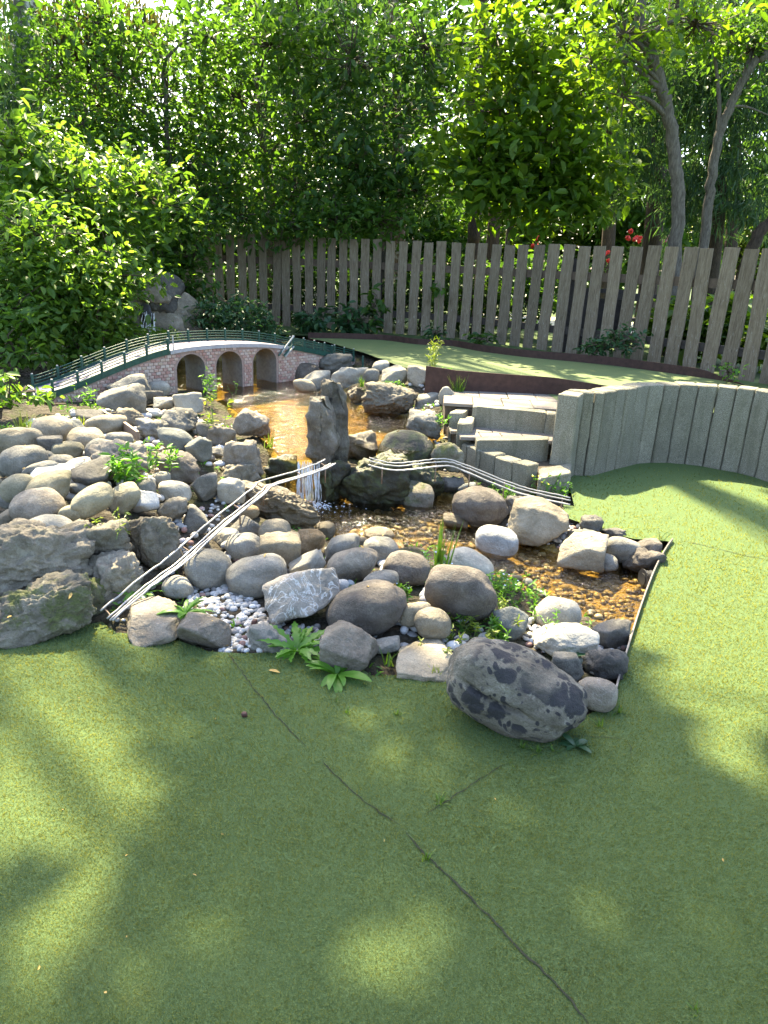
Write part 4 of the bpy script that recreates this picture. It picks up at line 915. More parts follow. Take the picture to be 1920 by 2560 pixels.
def bridge():
    e = empty('miniature_bridge', bpt(1.95, .18, .2), 'miniature arched brick bridge with dark green railings over the upper pond', 'bridge'); o = np.array(e.location)
    # body with three arches
    out = [(-.05, .1)]
    for a, b in ARCH:
        c, r = (a+b)/2, (b-a)/2; out.append((a, .1))
        out += [(c-r*math.cos(t), .445+.157*math.sin(t)) for t in np.linspace(0, math.pi, 15)]
        out.append((b, .1))
    out += [(3.93, .1)]; top = [(s, dz(s)-.012) for s in np.linspace(3.93, -.05, 50)]; poly = out+top; n = len(poly)
    V = np.array([bpt(s, 0, z) for s, z in poly]+[bpt(s, BW, z) for s, z in poly])-o
    Fs = [list(range(n)), [n+i for i in range(n)][::-1]]+[[i, n+i, n+(i+1) % n, (i+1) % n] for i in range(n)]
    me = mesh('bridge_wall', V, Fs, [M['mortar'], M['arch']])
    for i, p in enumerate(me.polygons): p.material_index = 0 if i < 2 else 1
    wall = ob('bridge_wall', me, e)
    # brick pieces: proud of the mortar, coursed, cut away at arches and deck
    def free(s, z):
        if z > dz(s)-.030: return False
        return not any(a-.012 < s < b+.012 and (z < .445 or ((s-(a+b)/2)/((b-a)/2+.014))**2+((z-.445)/.172)**2 < 1) for a, b in ARCH)
    V0, F0 = chamfer_box(.0235, .006, .0135, .003); V0[:, 2] += RNG.normal(0, .0006, len(V0)); bmesh_ = []
    ct = np.array([[BU[0], BU[1], 0], [BN[0], BN[1], 0], [0, 0, 1]])
    shared = [mesh('brick', (V0*np.array([k, 1.+.3*k, 1]))@ct, F0, M['brick']) for k in (1., .96, 1.03)]
    half = mesh('brick', (V0*np.array([.46, 1, 1]))@ct, F0, M['brick'])
    spots = []
    z = .215; row = 0
    while z < .66:
        s = -.03+(.026 if row % 2 else 0)
        while s < 3.92:
            if all(free(s+ds, z+dzz) for ds in (-.02, .02) for dzz in (-.011, .011)): spots.append((s, z, 1))
            else:
                for h in (-.0125, .0125):
                    if all(free(s+h+ds, z+dzz) for ds in (-.009, .009) for dzz in (-.011, .011)): spots.append((s+h, z, 0))
            s += .052
        z += .0315; row += 1
    # arch rings: upright soldiers around each opening
    for a, b in ARCH: pass
    spots.sort(key=lambda q: q[0]); full = [q for q in spots if not (q[2] == 0)]; one = full[:300]; rest = [q for q in spots if q not in set(one)]
    for i, (s, zz, k) in enumerate(one): ob('brick', shared[i % 3], wall, loc=bpt(s+RNG.normal(0, .001), -.002+RNG.normal(0, .0012), zz)-o)
    sp_ = Soup()
    for s, zz, k in rest: sp_.add((V0*np.array([1 if k else .46, 1, 1]))@ct+bpt(s, -.002+RNG.normal(0, .0012), zz)-o, F0)
    tag(ob('brickwork', sp_.mesh('brickwork', M['brick']), wall), kind='stuff')
    # deck
    S_ = np.linspace(-.05, 3.93, 60)
    def strip(w0, w1, h0, h1, s0, s1, mat, name):
        ss = S_[(S_ >= s0-1e-6) & (S_ <= s1+1e-6)]; ss = np.unique(np.concatenate([[s0], ss, [s1]])); n = len(ss)
        V = np.array([bpt(s, w0, dz(s)+h0) for s in ss]+[bpt(s, w0, dz(s)+h1) for s in ss]+[bpt(s, w1, dz(s)+h1) for s in ss]+[bpt(s, w1, dz(s)+h0) for s in ss])-o
        Fs = [[a*n+i, a*n+i+1, ((a+1) % 4)*n+i+1, ((a+1) % 4)*n+i] for i in range(n-1) for a in range(4)]+[[0, n, 2*n, 3*n], [n-1, 4*n-1, 3*n-1, 2*n-1]]
        return ob(name, mesh(name, V, Fs, mat), e)
    strip(-.006, BW+.006, -.010, .008, -.05, 3.93, M['deck'], 'deck')
    strip(-.020, -.007, -.028, .012, 1.23, 2.80, M['deck_edge'], 'deck_edge')
    # railings
    V1, F1 = chamfer_box(.010, .010, .072, .002); V1 = V1@ct; post = mesh('railing_post', V1, F1, M['bridge_green']); Vc, Fc = chamfer_box(.008, .008, .005, .002); capm = mesh('post_cap', Vc@ct, Fc, M['cap'])
    def rail(wv, s0, s1, k):
        strip(wv-.006, wv+.006, -.024, .034, s0, s1, M['bridge_green'], 'kerb_board')
        for h in (.058, .085, .112):
            ss = np.linspace(s0, s1, max(4, int((s1-s0)*12))); V, Fs = tube(np.array([bpt(s, wv, dz(s)+h) for s in ss])-o, .0055, 6); ob('handrail', mesh('handrail', V, Fs, M['bridge_green'], True), e)
        for s in np.linspace(s0+.015, s1-.015, k):
            p_ = ob('railing_post', post, e, loc=bpt(s, wv, dz(s)+.058)-o); ob('post_cap', capm, p_, loc=(0, 0, .077))
    rail(-.014, .0, 1.22, 6); rail(BW+.014, .0, 3.9, 17); rail(-.014, 2.84, 3.9, 7)
    V, Fs = tube([bpt(1.26, -.02, dz(1.26)-.03)-o, bpt(1.262, -.02, dz(1.26)+.15)-o], [.008, .008], 6); ob('bent_post', mesh('bent_post', V, Fs, M['cap']), e)
    # broken railing piece hanging at the right end of the open side
    for (s0, h0, s1, h1, mt) in [(2.66, -.06, 2.86, .12, 'cap'), (2.70, -.10, 2.84, .02, 'bridge_green'), (2.72, -.11, 2.86, .0, 'cap'), (2.62, -.09, 2.80, .06, 'bridge_green')]:
        V, Fs = tube([bpt(s0, -.035, dz(2.75)+h0)-o, bpt(s1, -.03, dz(2.75)+h1)-o], [.010, .010], 6); ob('broken_rail', mesh('broken_rail', V, Fs, M[mt]), e)
bridge()
V, Fs = chamfer_box(.012, .012, .075, .003); pm = aty(907, 905, 9.0)
ob('small_post', mesh('small_post', V, Fs, M['bridge_green']), loc=pm, label='single small dark green post standing right of the bridge', cat='post')

# ------------------------------------------------------------------ picket fence
def fence():
    P = smooth_path(np.column_stack([FENCE, np.zeros(len(FENCE))]), 30)[:, :2]; L = np.concatenate([[0], np.cumsum(np.linalg.norm(np.diff(P, axis=0), axis=1))])
    at = lambda d: np.array([np.interp(d, L, P[:, 0]), np.interp(d, L, P[:, 1])])
    e = empty('picket_fence', (*at(L[-1]/2), ZG), 'weathered wooden picket fence behind the upper green', 'fence'); o = np.array(e.location)
    d = .05; i = 0; 
    while d < L[-1]-.1:
        p = at(d); t = at(d+.01)-at(d-.01); a = math.atan2(t[1], t[0]); kk = float(np.interp(p[0], [-.5, 2.2], [1, 1.27])); wd = RNG.uniform(.068, .073)*kk; h = 1.46+RNG.uniform(-.018, .012)
        zs = np.linspace(0, h, 9); V = []; ph = RNG.uniform(0, 9)
        for k, z in enumerate(zs):
            bx = .004*math.sin(z*3+ph)+.003*math.sin(z*9+ph*2); hw = wd*(1+.03*math.sin(z*7+ph)); c = .004; tt = .013
            for (x, y) in ((-hw+c, -tt), (hw-c, -tt), (hw, -tt+c), (hw, tt-c), (hw-c, tt), (-hw+c, tt), (-hw, tt-c), (-hw, -tt+c)):
                V.append((x+bx, y+.004*math.sin(z*2+ph), z+(x*RNG.uniform(-.08, .08) if k == 8 else 0)))
        n = 8; Fs = [[q*n+j, q*n+(j+1) % n, (q+1)*n+(j+1) % n, (q+1)*n+j] for q in range(8) for j in range(n)]+[[8*n+j for j in range(n)]]
        pk = ob('picket', mesh('picket', V, Fs, M['wood']), e, loc=np.array([*p, ZG-.01])-o); pk.rotation_euler = (RNG.normal(0, .008), RNG.normal(0, .012), a+math.pi)
        d += .2*kk; i += 1
    # rails and posts on the far side
    nb = lambda d, off: at(d)+off*(lambda t: np.array([t[1], -t[0]])/np.linalg.norm(t))(at(d+.01)-at(d-.01))
    sg = 1 if nb(L[-1]/2, 1)[1] > at(L[-1]/2)[1] else -1
    for z, hh in ((.30, .05), (1.05, .055)):
        D = np.linspace(.0, L[-1]-.05, 9)
        for a, b in zip(D[:-1], D[1:]):
            ss = np.linspace(a, b-.004, 6); pts = np.array([nb(s, sg*.045) for s in ss]); q = len(pts); T = np.gradient(pts, axis=0); Nn = np.stack([-T[:, 1], T[:, 0]], 1); Nn /= np.linalg.norm(Nn, axis=1)[:, None]
            A, B = pts-Nn*.025, pts+Nn*.025; V = np.vstack([np.column_stack([A, np.full(q, ZG+z-hh)]), np.column_stack([A, np.full(q, ZG+z+hh)]), np.column_stack([B, np.full(q, ZG+z+hh)]), np.column_stack([B, np.full(q, ZG+z-hh)])])
            Fs = [[m*q+i, m*q+i+1, ((m+1) % 4)*q+i+1, ((m+1) % 4)*q+i] for i in range(q-1) for m in range(4)]+[[0, q, 2*q, 3*q], [q-1, 4*q-1, 3*q-1, 2*q-1]]
            ob('rail', mesh('rail', V-o, Fs, M['railwood' if z > 1 else 'darkwood']), e)
    for s in np.linspace(.4, L[-1]-.4, 8):
        p = nb(s, sg*.12); V, Fs = chamfer_box(.045, .045, .68, .006); ob('post', mesh('post', V, Fs, M['darkwood']), e, loc=np.array([*p, ZG+.6])-o)
fence()

# ------------------------------------------------------------------ foliage tools
# openings in the high canopy: where each opening lets sun reach the ground (picture point, level, radii, openness)
LIT = np.array([
 (1880,1570,0,240,320,1),(1750,1560,0,70,110,.8),(1770,1440,0,95,100,1),(1660,1305,0,240,55,1),(1870,1310,0,130,70,1),(1480,1290,0,70,30,.9),
 (30,2010,0,120,125,1),(70,2440,0,150,170,.85),(20,1800,0,80,70,.6),(430,2150,0,115,135,.5),
 (935,1880,0,115,105,.85),(990,2370,0,150,150,.95),(1120,2490,0,120,110,.75),(500,1890,0,60,55,.3),(270,1900,0,50,45,.25),(640,2300,0,55,65,.3),
 (1180,2180,0,70,55,.28),(1510,1990,0,60,90,.4),(1120,1640,0,100,45,.9),(1700,2200,0,150,80,.2),(250,1580,0,150,20,.25),
 (1060,1540,.1,65,65,.9),(1180,1565,.08,65,50,.9),(1270,1480,.1,80,60,.6),(950,1480,.2,70,45,.9),(760,1290,.1,90,40,.7),(820,1385,.1,80,50,.6),(690,1400,.1,90,50,.6),
 (1000,1370,.1,60,30,.8),(1235,1355,0,70,30,1),(1350,1505,.05,65,50,1),(1345,1290,.08,95,60,1),(1470,1370,0,95,50,1),(1565,1360,.05,65,40,1),(1560,1500,-.1,90,70,1),(1430,1450,-.1,110,60,.9),
 (930,1300,-.1,130,45,1),(680,1020,.2,150,55,1),(780,1060,.2,90,60,1),(980,1070,.2,150,45,1),(740,1130,.2,60,30,1),(1020,930,.45,130,45,.9),(1130,1010,.4,70,70,1),
 (1320,1000,.45,75,22,.8),(1300,1145,.2,85,35,1),(1360,1095,.28,45,18,1),(1490,975,.68,130,30,1),(1760,965,.7,220,20,.8),(1300,920,.45,80,10,.9),(960,875,.45,60,8,.8),(1760,930,.45,160,16,.8),
 (60,1110,.5,75,55,1),(175,1080,.5,65,45,.9),(260,1070,.5,90,35,1),(410,1020,.5,70,55,1),(510,1000,.4,60,40,.9),(330,1240,.5,110,55,.7),(150,1200,.5,130,45,.6),(60,1310,.45,65,55,.8),
 (460,1080,.4,80,45,.5),(250,1400,.35,130,55,.5),(560,880,.66,190,35,1),(150,780,1.2,240,160,1),(80,560,2.,240,170,1),(570,790,.9,130,60,.7),(400,740,1.0,90,60,.5),(1250,300,3.2,280,280,.95),(900,250,3.4,260,260,.6),(420,280,3.4,260,260,.9),(1720,280,3.2,220,260,.7)], float)
def openness(P):
    o = np.zeros(len(P))
    for z in np.unique(LIT[:, 2]):
        g = P-SUN*((P[:, 2]-z)/SUN[2])[:, None]; ok = (P[:, 2] > z+.3) & (g[:, 1] > .3); g[~ok] = (0, 5, 0); x, y = proj(g)
        for a, b, _, rx, ry, s in LIT[LIT[:, 2] == z]:
            d = ((x-a)/rx)**2+((y-b)/ry)**2; o = np.maximum(o, np.where(ok, s*np.clip(2.6-d*1.5, 0, 1), 0))
    return o
def leaf_geo(P, size, asp=.5, el=-.3, els=.45, fold=.16, roll=.5, az=None):
    n = len(P); L = size*RNG.uniform(.45, 1.35, n); W = L*asp*RNG.uniform(.85, 1.15, n)
    az = RNG.uniform(0, 2*math.pi, n) if az is None else az; e = RNG.normal(el, els, n)
    T = np.stack([np.cos(az)*np.cos(e), np.sin(az)*np.cos(e), np.sin(e)], 1)
    S0 = np.stack([-np.sin(az), np.cos(az), 0*az], 1); U = np.cross(T, S0); r = RNG.normal(0, roll, n)[:, None]
    S_ = S0*np.cos(r)+U*np.sin(r); Nn = np.cross(T, S_); L, W = L[:, None], W[:, None]; f = Nn*W*fold
    V = np.stack([P, P+T*L*.28-S_*W*.40+f, P+T*L*.66-S_*W*.36+f-Nn*L*.04, P+T*L-Nn*L*.12, P+T*L*.66+S_*W*.36+f-Nn*L*.04, P+T*L*.28+S_*W*.40+f], 1).reshape(-1, 3)
    b = np.arange(n)[:, None]*6; Fs = np.vstack([b+np.array([[0, 5, 4, 3]]), b+np.array([[0, 3, 2, 1]])])
    return V, Fs
def blob_points(blobs, n, clump=.16, per=14, shell=.45):
    """leaf clumps spread through ellipsoids given in picture pixels at a distance"""
    B = []; 
    for b in blobs:
        px, py, Y, rx, ry = b[:5]; dy = b[5] if len(b) > 5 else rx*Y/FPX*.8; c = aty(px, py, Y); B.append((*c, rx*Y/FPX, dy, ry*Y/FPX))
    B = np.array(B); vol = (B[:, 3]*B[:, 5])*B[:, 4]**.5; K = max(3, n//per); k = RNG.choice(len(B), K, p=vol/vol.sum())
    d = RNG.normal(size=(K, 3)); d /= np.linalg.norm(d, axis=1)[:, None]; r = RNG.random(K)[:, None]**shell
    Cc = B[k, :3]+d*r*B[k, 3:]*(1+.25*pnoise(d*2+B[k, :3])[:, None])
    j = RNG.integers(0, K, n); P = Cc[j]+RNG.normal(size=(n, 3))*clump*np.array([1, 1, .6])
    return P, Cc, B
def foliage(name, P, mat, parent, base, **k):
    V, Fs = leaf_geo(P, **k); return ob(name, mesh(name, V-base, Fs, M[mat]), parent)
def tree(name, label, cat, trunk, Y, r0, r1, blobs, n, size, mat, bark_='bark', group=None, asp=.55, clump=.16, per=14, el=-.3, els=.45, z0=ZG, mask=True, limbs=True, shell=.45, up=None, forks=(), part='crown'):
    T = np.array([aty(x, y, Y) for x, y in trunk])
    if up is not None: T = np.vstack([T, T[-1]+np.array(up)])
    T[0][2] = z0-.05; base = np.array([T[0][0], T[0][1], z0]); e = empty(name, base, label, cat, group)
    TS = smooth_path(T, 7); TS[1:-1] += RNG.normal(0, .008, TS[1:-1].shape); V, Fs = tube(TS-base, np.linspace(r0, r1, len(TS)), 10); tr = ob('trunk', mesh('trunk', V, Fs, M[bark_], True), e)
    for f in forks:
        Fp = smooth_path(np.array([aty(x, y, Y+f[2]*i) for i, (x, y) in enumerate(f[0])]), 6); V, Fs = tube(Fp-base, np.linspace(f[1], f[1]*.45, len(Fp)), 8); ob('limb', mesh('limb', V, Fs, M[bark_], True), e)
    if n:
        P, Cc, B = blob_points(blobs, n, clump, per, shell)
        if mask: P = P[RNG.random(len(P)) > openness(P)*.45]
        P = P[P[:, 2] > z0+.02]
        if limbs:
            for b in B:
                i = int(np.argmin(np.linalg.norm(TS-b[:3], axis=1)*.5+np.abs(TS[:, 2]-(b[2]-b[5]*.6)))); q = TS[i]; m = (q+b[:3])/2+np.array([0, 0, .12*np.linalg.norm(b[:3]-q)])
                Lp = smooth_path([q, m, b[:3]], 6); V, Fs = tube(Lp-base, np.linspace(min(r0*.5, .05), .008, len(Lp)), 6); ob('limb', mesh('limb', V, Fs, M[bark_], True), e)
            s = Soup(); 
            for c in Cc[:min(len(Cc), 160)]:
                b = B[np.argmin(((c-B[:, :3])**2).sum(1)), :3]; mid = (b+c)/2+RNG.normal(0, .05, 3); V, Fs = tube(np.array([b, mid, c])-base, [.012, .008, .003], 4, False); s.add(V, Fs)
            ob('twigs', s.mesh('twigs', M['twig']), e, kind='stuff')
        tag(foliage(part, P, mat, e, base, size=size, asp=asp, el=el, els=els), kind='stuff')
    return e

# ------------------------------------------------------------------ tall trees whose crowns shade the greens
def tall_trees():
    spec = [('mottled_birch', 'thick mottled birch trunk rising out of the top left corner', [(75, 560), (68, 350), (62, 120), (60, 0)], 14.0, .24, .15, 'birch', (.4, .6, 11)),
            ('shade_tree', 'tall pale barked trunk behind the middle of the fence', [(1003, 640), (1000, 560), (1003, 470), (1000, 380)], 16.5, .13, .10, 'barkred', (-1.2, .4, 12)),
            ('shade_tree', 'dark straight trunk behind the fence right of the middle', [(1185, 640), (1187, 560), (1190, 480)], 18.0, .16, .13, 'barkdark', (-.6, .3, 13)),
            ('shade_tree', 'thick dark conifer trunk between the two curved stems', [(1632, 660), (1636, 560), (1645, 430), (1650, 300)], 15.5, .19, .16, 'barkdark', (.3, .5, 11))]
    # crown leaves: spread where the canopy must be so that the greens lie in dappled shade
    n = 40000; gx = RNG.uniform(-5.5, 4.6, n); gy = RNG.uniform(.2, 11.2, n); far_ = gy > 8.6; gx = np.where(far_, np.abs(gx)*1.1-1.2, gx); z = RNG.uniform(9.0, 13.0, n)
    keepn = .62+.75*fbm(np.stack([gx*1.1, gy*1.1, 0*gx], 1), 3)
    P = np.stack([gx, gy, 0*gx], 1)+SUN*(z/SUN[2])[:, None]
    op = openness(P); keep = (RNG.random(n) > np.clip(op*1.15-.05, 0, 1)) & (RNG.random(n) < np.clip(keepn+.55*(gy < 4.6), .28, 1)); gz = np.stack([gx, gy, 0*gx], 1)-SUN*(.0); stone = ~inside(TURF, gx, gy) & (gy < 7.2) & (gx < 2.2)
    keep &= ~(stone & (pnoise(np.stack([gx*2.1, gy*2.1, 0*gx+7], 1)) > -.14)); P = P[keep]
    # loose outer leaves of the same crowns
    m = 4000; Q_ = np.stack([RNG.uniform(-11, 6, m), RNG.uniform(13, 22, m), RNG.uniform(13, 18, m)], 1); Q_ = Q_[(openness(Q_) < .2) & (RNG.random(m) < .5)]
    P = np.vstack([P, Q_]); own = []
    for nm, lb, tr, Y, r0, r1, bk, up in spec: own.append(aty(*tr[-1], Y)[:2]+np.array(up[:2]))
    own = np.array(own)+np.array([[0, 0], [-2.5, 0], [-1, 2], [0, 0]]); k = np.argmin(((P[:, None, :2]-own[None])**2).sum(2), axis=1)
    for i, (nm, lb, tr, Y, r0, r1, bk, up) in enumerate(spec):
        e = tree(nm, lb, 'tree', tr, Y, r0, r1, [], 0, 0, '', bk, 'tall trees shading the greens', up=up)
        base = np.array(e.location); Pi = P[k == i]
        if len(Pi) == 0: continue
        foliage('crown', Pi, 'leaf_mid', e, base, size=.24, asp=.62, el=-.1, els=.4)
        top = aty(*tr[-1], Y)+np.array(up)
        for c in Pi[:40]:
            a = top-np.array([0, 0, RNG.uniform(0, 3)]); Lp = smooth_path([a, (a+c)/2+[0, 0, .6], c], 4); V, Fs = tube(Lp-base, np.linspace(.05, .01, len(Lp)), 5); ob('limb', mesh('limb', V, Fs, M[bk], True), e)
tall_trees()

# ------------------------------------------------------------------ trees and shrubs in view
# two curved stems on the right
tree('curved_tree', 'grey curved stem forking high behind the fence right side', 'tree', [(1700, 690), (1694, 560), (1690, 420), (1672, 290), (1648, 200), (1622, 110), (1600, 0)], 10.9, .095, .06,
     [(1560, 90, 10.6, 110, 90), (1480, 150, 10.6, 80, 70), (1740, 60, 11.2, 130, 70), (1560, 240, 10.7, 60, 60)], 1500, .13, 'leaf_bright', up=(-.2, .2, 3), forks=[([(1655, 218), (1635, 190), (1600, 160), (1560, 135)], .035, -.06), ([(1640, 225), (1600, 232), (1560, 225)], .025, -.05)])
tree('curved_tree', 'slimmer pale stem leaning right behind the fence', 'tree', [(1752, 690), (1765, 560), (1778, 440), (1800, 330), (1840, 235), (1885, 155), (1935, 95)], 11.4, .075, .045,
     [(1880, 120, 11.6, 90, 110), (1800, 80, 11.8, 90, 80)], 900, .12, 'leaf_mid', up=(.8, .2, 2.5), forks=[([(1795, 330), (1798, 250), (1785, 130), (1765, 40)], .035, .03), ([(1830, 265), (1870, 268), (1925, 290)], .02, .05)])
tree('leaning_tree', 'dark trunk leaning out of the right edge above the fence', 'tree', [(1845, 690), (1880, 620), (1930, 550), (2000, 440)], 11.6, .10, .07, [(2000, 400, 11.6, 80, 80)], 300, .12, 'leaf_mid', 'barkdark')
# conifers
def conifer(label, px, Y, r0, h, blobs, n, mat, size, el=-.8, els=.45, trunk=True, asp=.10):
    e = tree('conifer', label, 'tree', [(px, 660), (px, 500), (px, 200)], Y, r0, r0*.6, blobs, n, size, mat, 'barkdark', 'conifers behind the fence', asp, .10, 22, el, els, limbs=False, up=(0, 0, h))
conifer('dark drooping conifer filling the upper right behind the curved stems', 1800, 13.5, .12, 8, [(1700, 330, 13.2, 150, 120), (1850, 250, 13.4, 140, 150), (1760, 500, 13.2, 120, 90), (1880, 480, 13.6, 90, 120), (1650, 180, 13.5, 130, 120), (1780, 120, 13.6, 200, 130), (1560, 400, 13.4, 90, 110)], 15000, 'needle', .24)
conifer('dark conifer at the upper left behind the birch', -40, 13.2, .14, 8, [(30, 330, 13., 130, 190), (-30, 150, 13, 150, 180), (190, 480, 13.4, 110, 80)], 6000, 'needle', .24)
conifer('weeping spruce with hanging olive twigs at the upper left', 180, 15.0, .05, 8, [(190, 120, 14.6, 90, 150), (120, 60, 14.8, 80, 110), (300, 90, 15, 110, 100), (260, 250, 15, 90, 100)], 6500, 'weep', .34, -1.35, .2)
conifer('dark spruce behind the middle of the fence', 740, 17.0, .09, 8, [(740, 250, 16.6, 170, 230), (900, 330, 17, 130, 180), (620, 380, 17, 110, 150), (1010, 200, 17, 130, 200), (860, 80, 17, 200, 120)], 8000, 'needle', .30)
# broadleaf trees
tree('broadleaf_tree', 'thin leafed tree with bright sky gaps at the upper left', 'tree', [(440, 640), (430, 480), (415, 300), (410, 150)], 12.2, .05, .025, [(300, 380, 12, 170, 130), (420, 230, 12.4, 150, 150), (300, 180, 12, 130, 120), (470, 420, 12.4, 120, 130), (520, 90, 12.4, 130, 90), (220, 300, 11.8, 110, 110), (120, 200, 12, 110, 140), (250, 60, 12.2, 150, 90)], 6500, .125, 'leaf_mid', clump=.2, mask=False)
tree('broadleaf_tree', 'dark leafed tree left of the middle above the fence', 'tree', [(700, 680), (690, 520), (650, 330), (640, 150)], 13.9, .06, .03, [(600, 250, 13.4, 130, 190), (680, 110, 13.4, 160, 120), (580, 470, 13.5, 120, 90), (740, 480, 13.3, 130, 90), (760, 300, 13.6, 120, 140), (530, 330, 13.4, 90, 150)], 5200, .16, 'leaf_mid', clump=.2)
tree('broadleaf_tree', 'dark leafed tree in the middle above the fence', 'tree', [(960, 680), (970, 520), (985, 400), (990, 200)], 13.8, .06, .03, [(880, 150, 13.2, 150, 150), (1010, 280, 13.3, 140, 170), (900, 420, 13.3, 140, 110), (1060, 120, 13.2, 120, 130), (1040, 480, 13.4, 110, 80)], 5200, .17, 'leaf_dark', clump=.2)
tree('broadleaf_tree', 'bright big leafed tree right of the middle above the fence', 'tree', [(1262, 690), (1275, 560), (1290, 420), (1300, 250)], 12.6, .045, .03, [(1250, 280, 12.0, 130, 110), (1330, 150, 12, 140, 120), (1220, 420, 12, 120, 90), (1380, 330, 12, 140, 140), (1330, 480, 12.2, 140, 90), (1460, 450, 12.3, 100, 90), (1240, 90, 12, 110, 80), (1450, 230, 12.2, 90, 90)], 6800, .19, 'leaf_bright', clump=.2, asp=.6, forks=[([(1275, 560), (1240, 520), (1225, 470)], .02, 0), ([(1272, 570), (1310, 540), (1330, 500)], .02, 0)])
tree('broadleaf_tree', 'small leafy tree with hanging branches over the fence middle', 'tree', [(860, 680), (850, 560), (820, 460)], 13.0, .03, .02, [(830, 540, 12.7, 90, 40), (700, 560, 12.6, 90, 45), (940, 550, 12.7, 110, 45), (600, 540, 12.8, 80, 50)], 2200, .13, 'leaf_mid', clump=.15)
# shrubs on the left bank, in front of the fence
GS = 'shrubs on the left bank'
tree('leafy_shrub', 'large sunlit leafy shrub filling the left edge above the bridge', 'shrub', [(60, 930), (80, 820), (90, 700)], 8.2, .04, .02, [(60, 600, 8.0, 170, 110), (150, 740, 8.2, 150, 110), (30, 780, 7.7, 130, 110), (250, 830, 8.3, 110, 70), (40, 880, 7.4, 90, 70), (280, 690, 8.6, 110, 80)], 9500, .105, 'leaf_left', 'twig', GS, clump=.13, z0=.4)
tree('leafy_shrub', 'tall loose shrub at the left behind the sunlit one', 'shrub', [(180, 860), (190, 640), (200, 480)], 9.6, .04, .02, [(120, 440, 9.4, 170, 110), (250, 560, 9.6, 150, 100), (350, 480, 10, 120, 110), (40, 380, 9.2, 120, 100), (60, 540, 8.9, 150, 70), (180, 480, 9.2, 110, 80)], 7000, .14, 'leaf_left', 'twig', GS, clump=.16, z0=.42)
tree('leafy_shrub', 'green shrub beside the fountain rock reaching over the fence end', 'shrub', [(430, 850), (440, 740), (460, 640)], 11.2, .04, .02, [(400, 620, 10.8, 110, 80), (480, 640, 10.9, 70, 40), (340, 690, 10.4, 90, 60), (470, 720, 11, 60, 50), (420, 540, 11.2, 110, 60)], 4800, .115, 'leaf_mid', 'twig', GS, clump=.13)
tree('leafy_shrub', 'dark shrub between the left bank and the fence end', 'shrub', [(330, 850), (330, 700), (340, 600)], 11.9, .04, .02, [(300, 640, 11.8, 140, 110), (450, 560, 12.3, 140, 80), (150, 620, 11.6, 140, 120), (500, 480, 12.6, 90, 80)], 5200, .12, 'leaf_dark', 'twig', GS, clump=.17)
tree('bleeding_shrub', 'low cool green shrub with cut leaves behind the bridge right half', 'shrub', [(575, 850), (575, 810), (575, 780)], 10.4, .02, .01, [(575, 785, 10.2, 95, 38), (520, 800, 10.0, 60, 40), (640, 815, 10.2, 60, 28)], 3000, .085, 'leaf_cool', 'stem', clump=.07, asp=.45)
tree('leafy_shrub', 'fine leafed bush behind the left bridge railing', 'shrub', [(330, 880), (330, 850), (330, 830)], 8.8, .015, .008, [(300, 850, 8.8, 90, 40), (220, 890, 8.0, 90, 40), (420, 845, 9.2, 40, 25)], 2200, .09, 'leaf_left', 'stem', GS, clump=.08, z0=.3)
# plants along the foot of the fence
GF = 'plants along the fence foot'
for (px, py, Y, rx, ry, n, sz, mt, lb) in [
 (775, 800, 11.7, 45, 40, 220, .15, 'leaf_cool', 'broad leafed plant at the fence foot above the bridge end'),
 (880, 800, 11.7, 65, 35, 260, .15, 'leaf_cool', 'broad leafed plant left of the single climbing leaf'),
 (935, 770, 11.8, 20, 55, 60, .17, 'leaf_mid', 'thin climbing plant with large leaves on the fence'),
 (1085, 835, 11.2, 25, 20, 70, .11, 'leaf_cool', 'small leafy plant at the fence foot above the willowherb'),
 (1200, 852, 10.7, 30, 18, 90, .11, 'leaf_dark', 'dark ivy at the fence foot left of the landing'),
 (1500, 865, 9.6, 40, 22, 220, .08, 'leaf_cool', 'blue green plant at the fence foot behind the landing'),
 (1560, 850, 9.4, 50, 30, 240, .08, 'leaf_cool', 'pale green cut leafed plant at the fence foot further right'),
 (1820, 925, 8.2, 25, 15, 70, .06, 'weed', 'low weed at the right end of the long steel edging')]:
    tree('fence_plant', lb, 'plant', [(px, py+ry), (px, py+ry*.3), (px, py-ry*.3)], Y, .006, .004, [(px, py, Y, rx, ry, .2)], n, sz, mt, 'stem', GF, clump=.05, per=6, z0=ZG, mask=False)
c = aty(1092, 722, 11.9); e = empty('fence_plant', (c[0], c[1], ZG), 'single round ivy leaf cluster hanging on the fence middle', 'plant', GF); b_ = np.array(e.location)
V, Fs = tube(np.array([[c[0]+.05, c[1]+.06, ZG], [c[0]+.05, c[1]+.06, 1.3], c])-b_, .005, 5); ob('stem', mesh('stem', V, Fs, M['stem']), e)
foliage('leaves', c+RNG.normal(0, .05, (14, 3)), 'leaf_mid', e, b_, size=.15, asp=.8, el=-.6, els=.3)
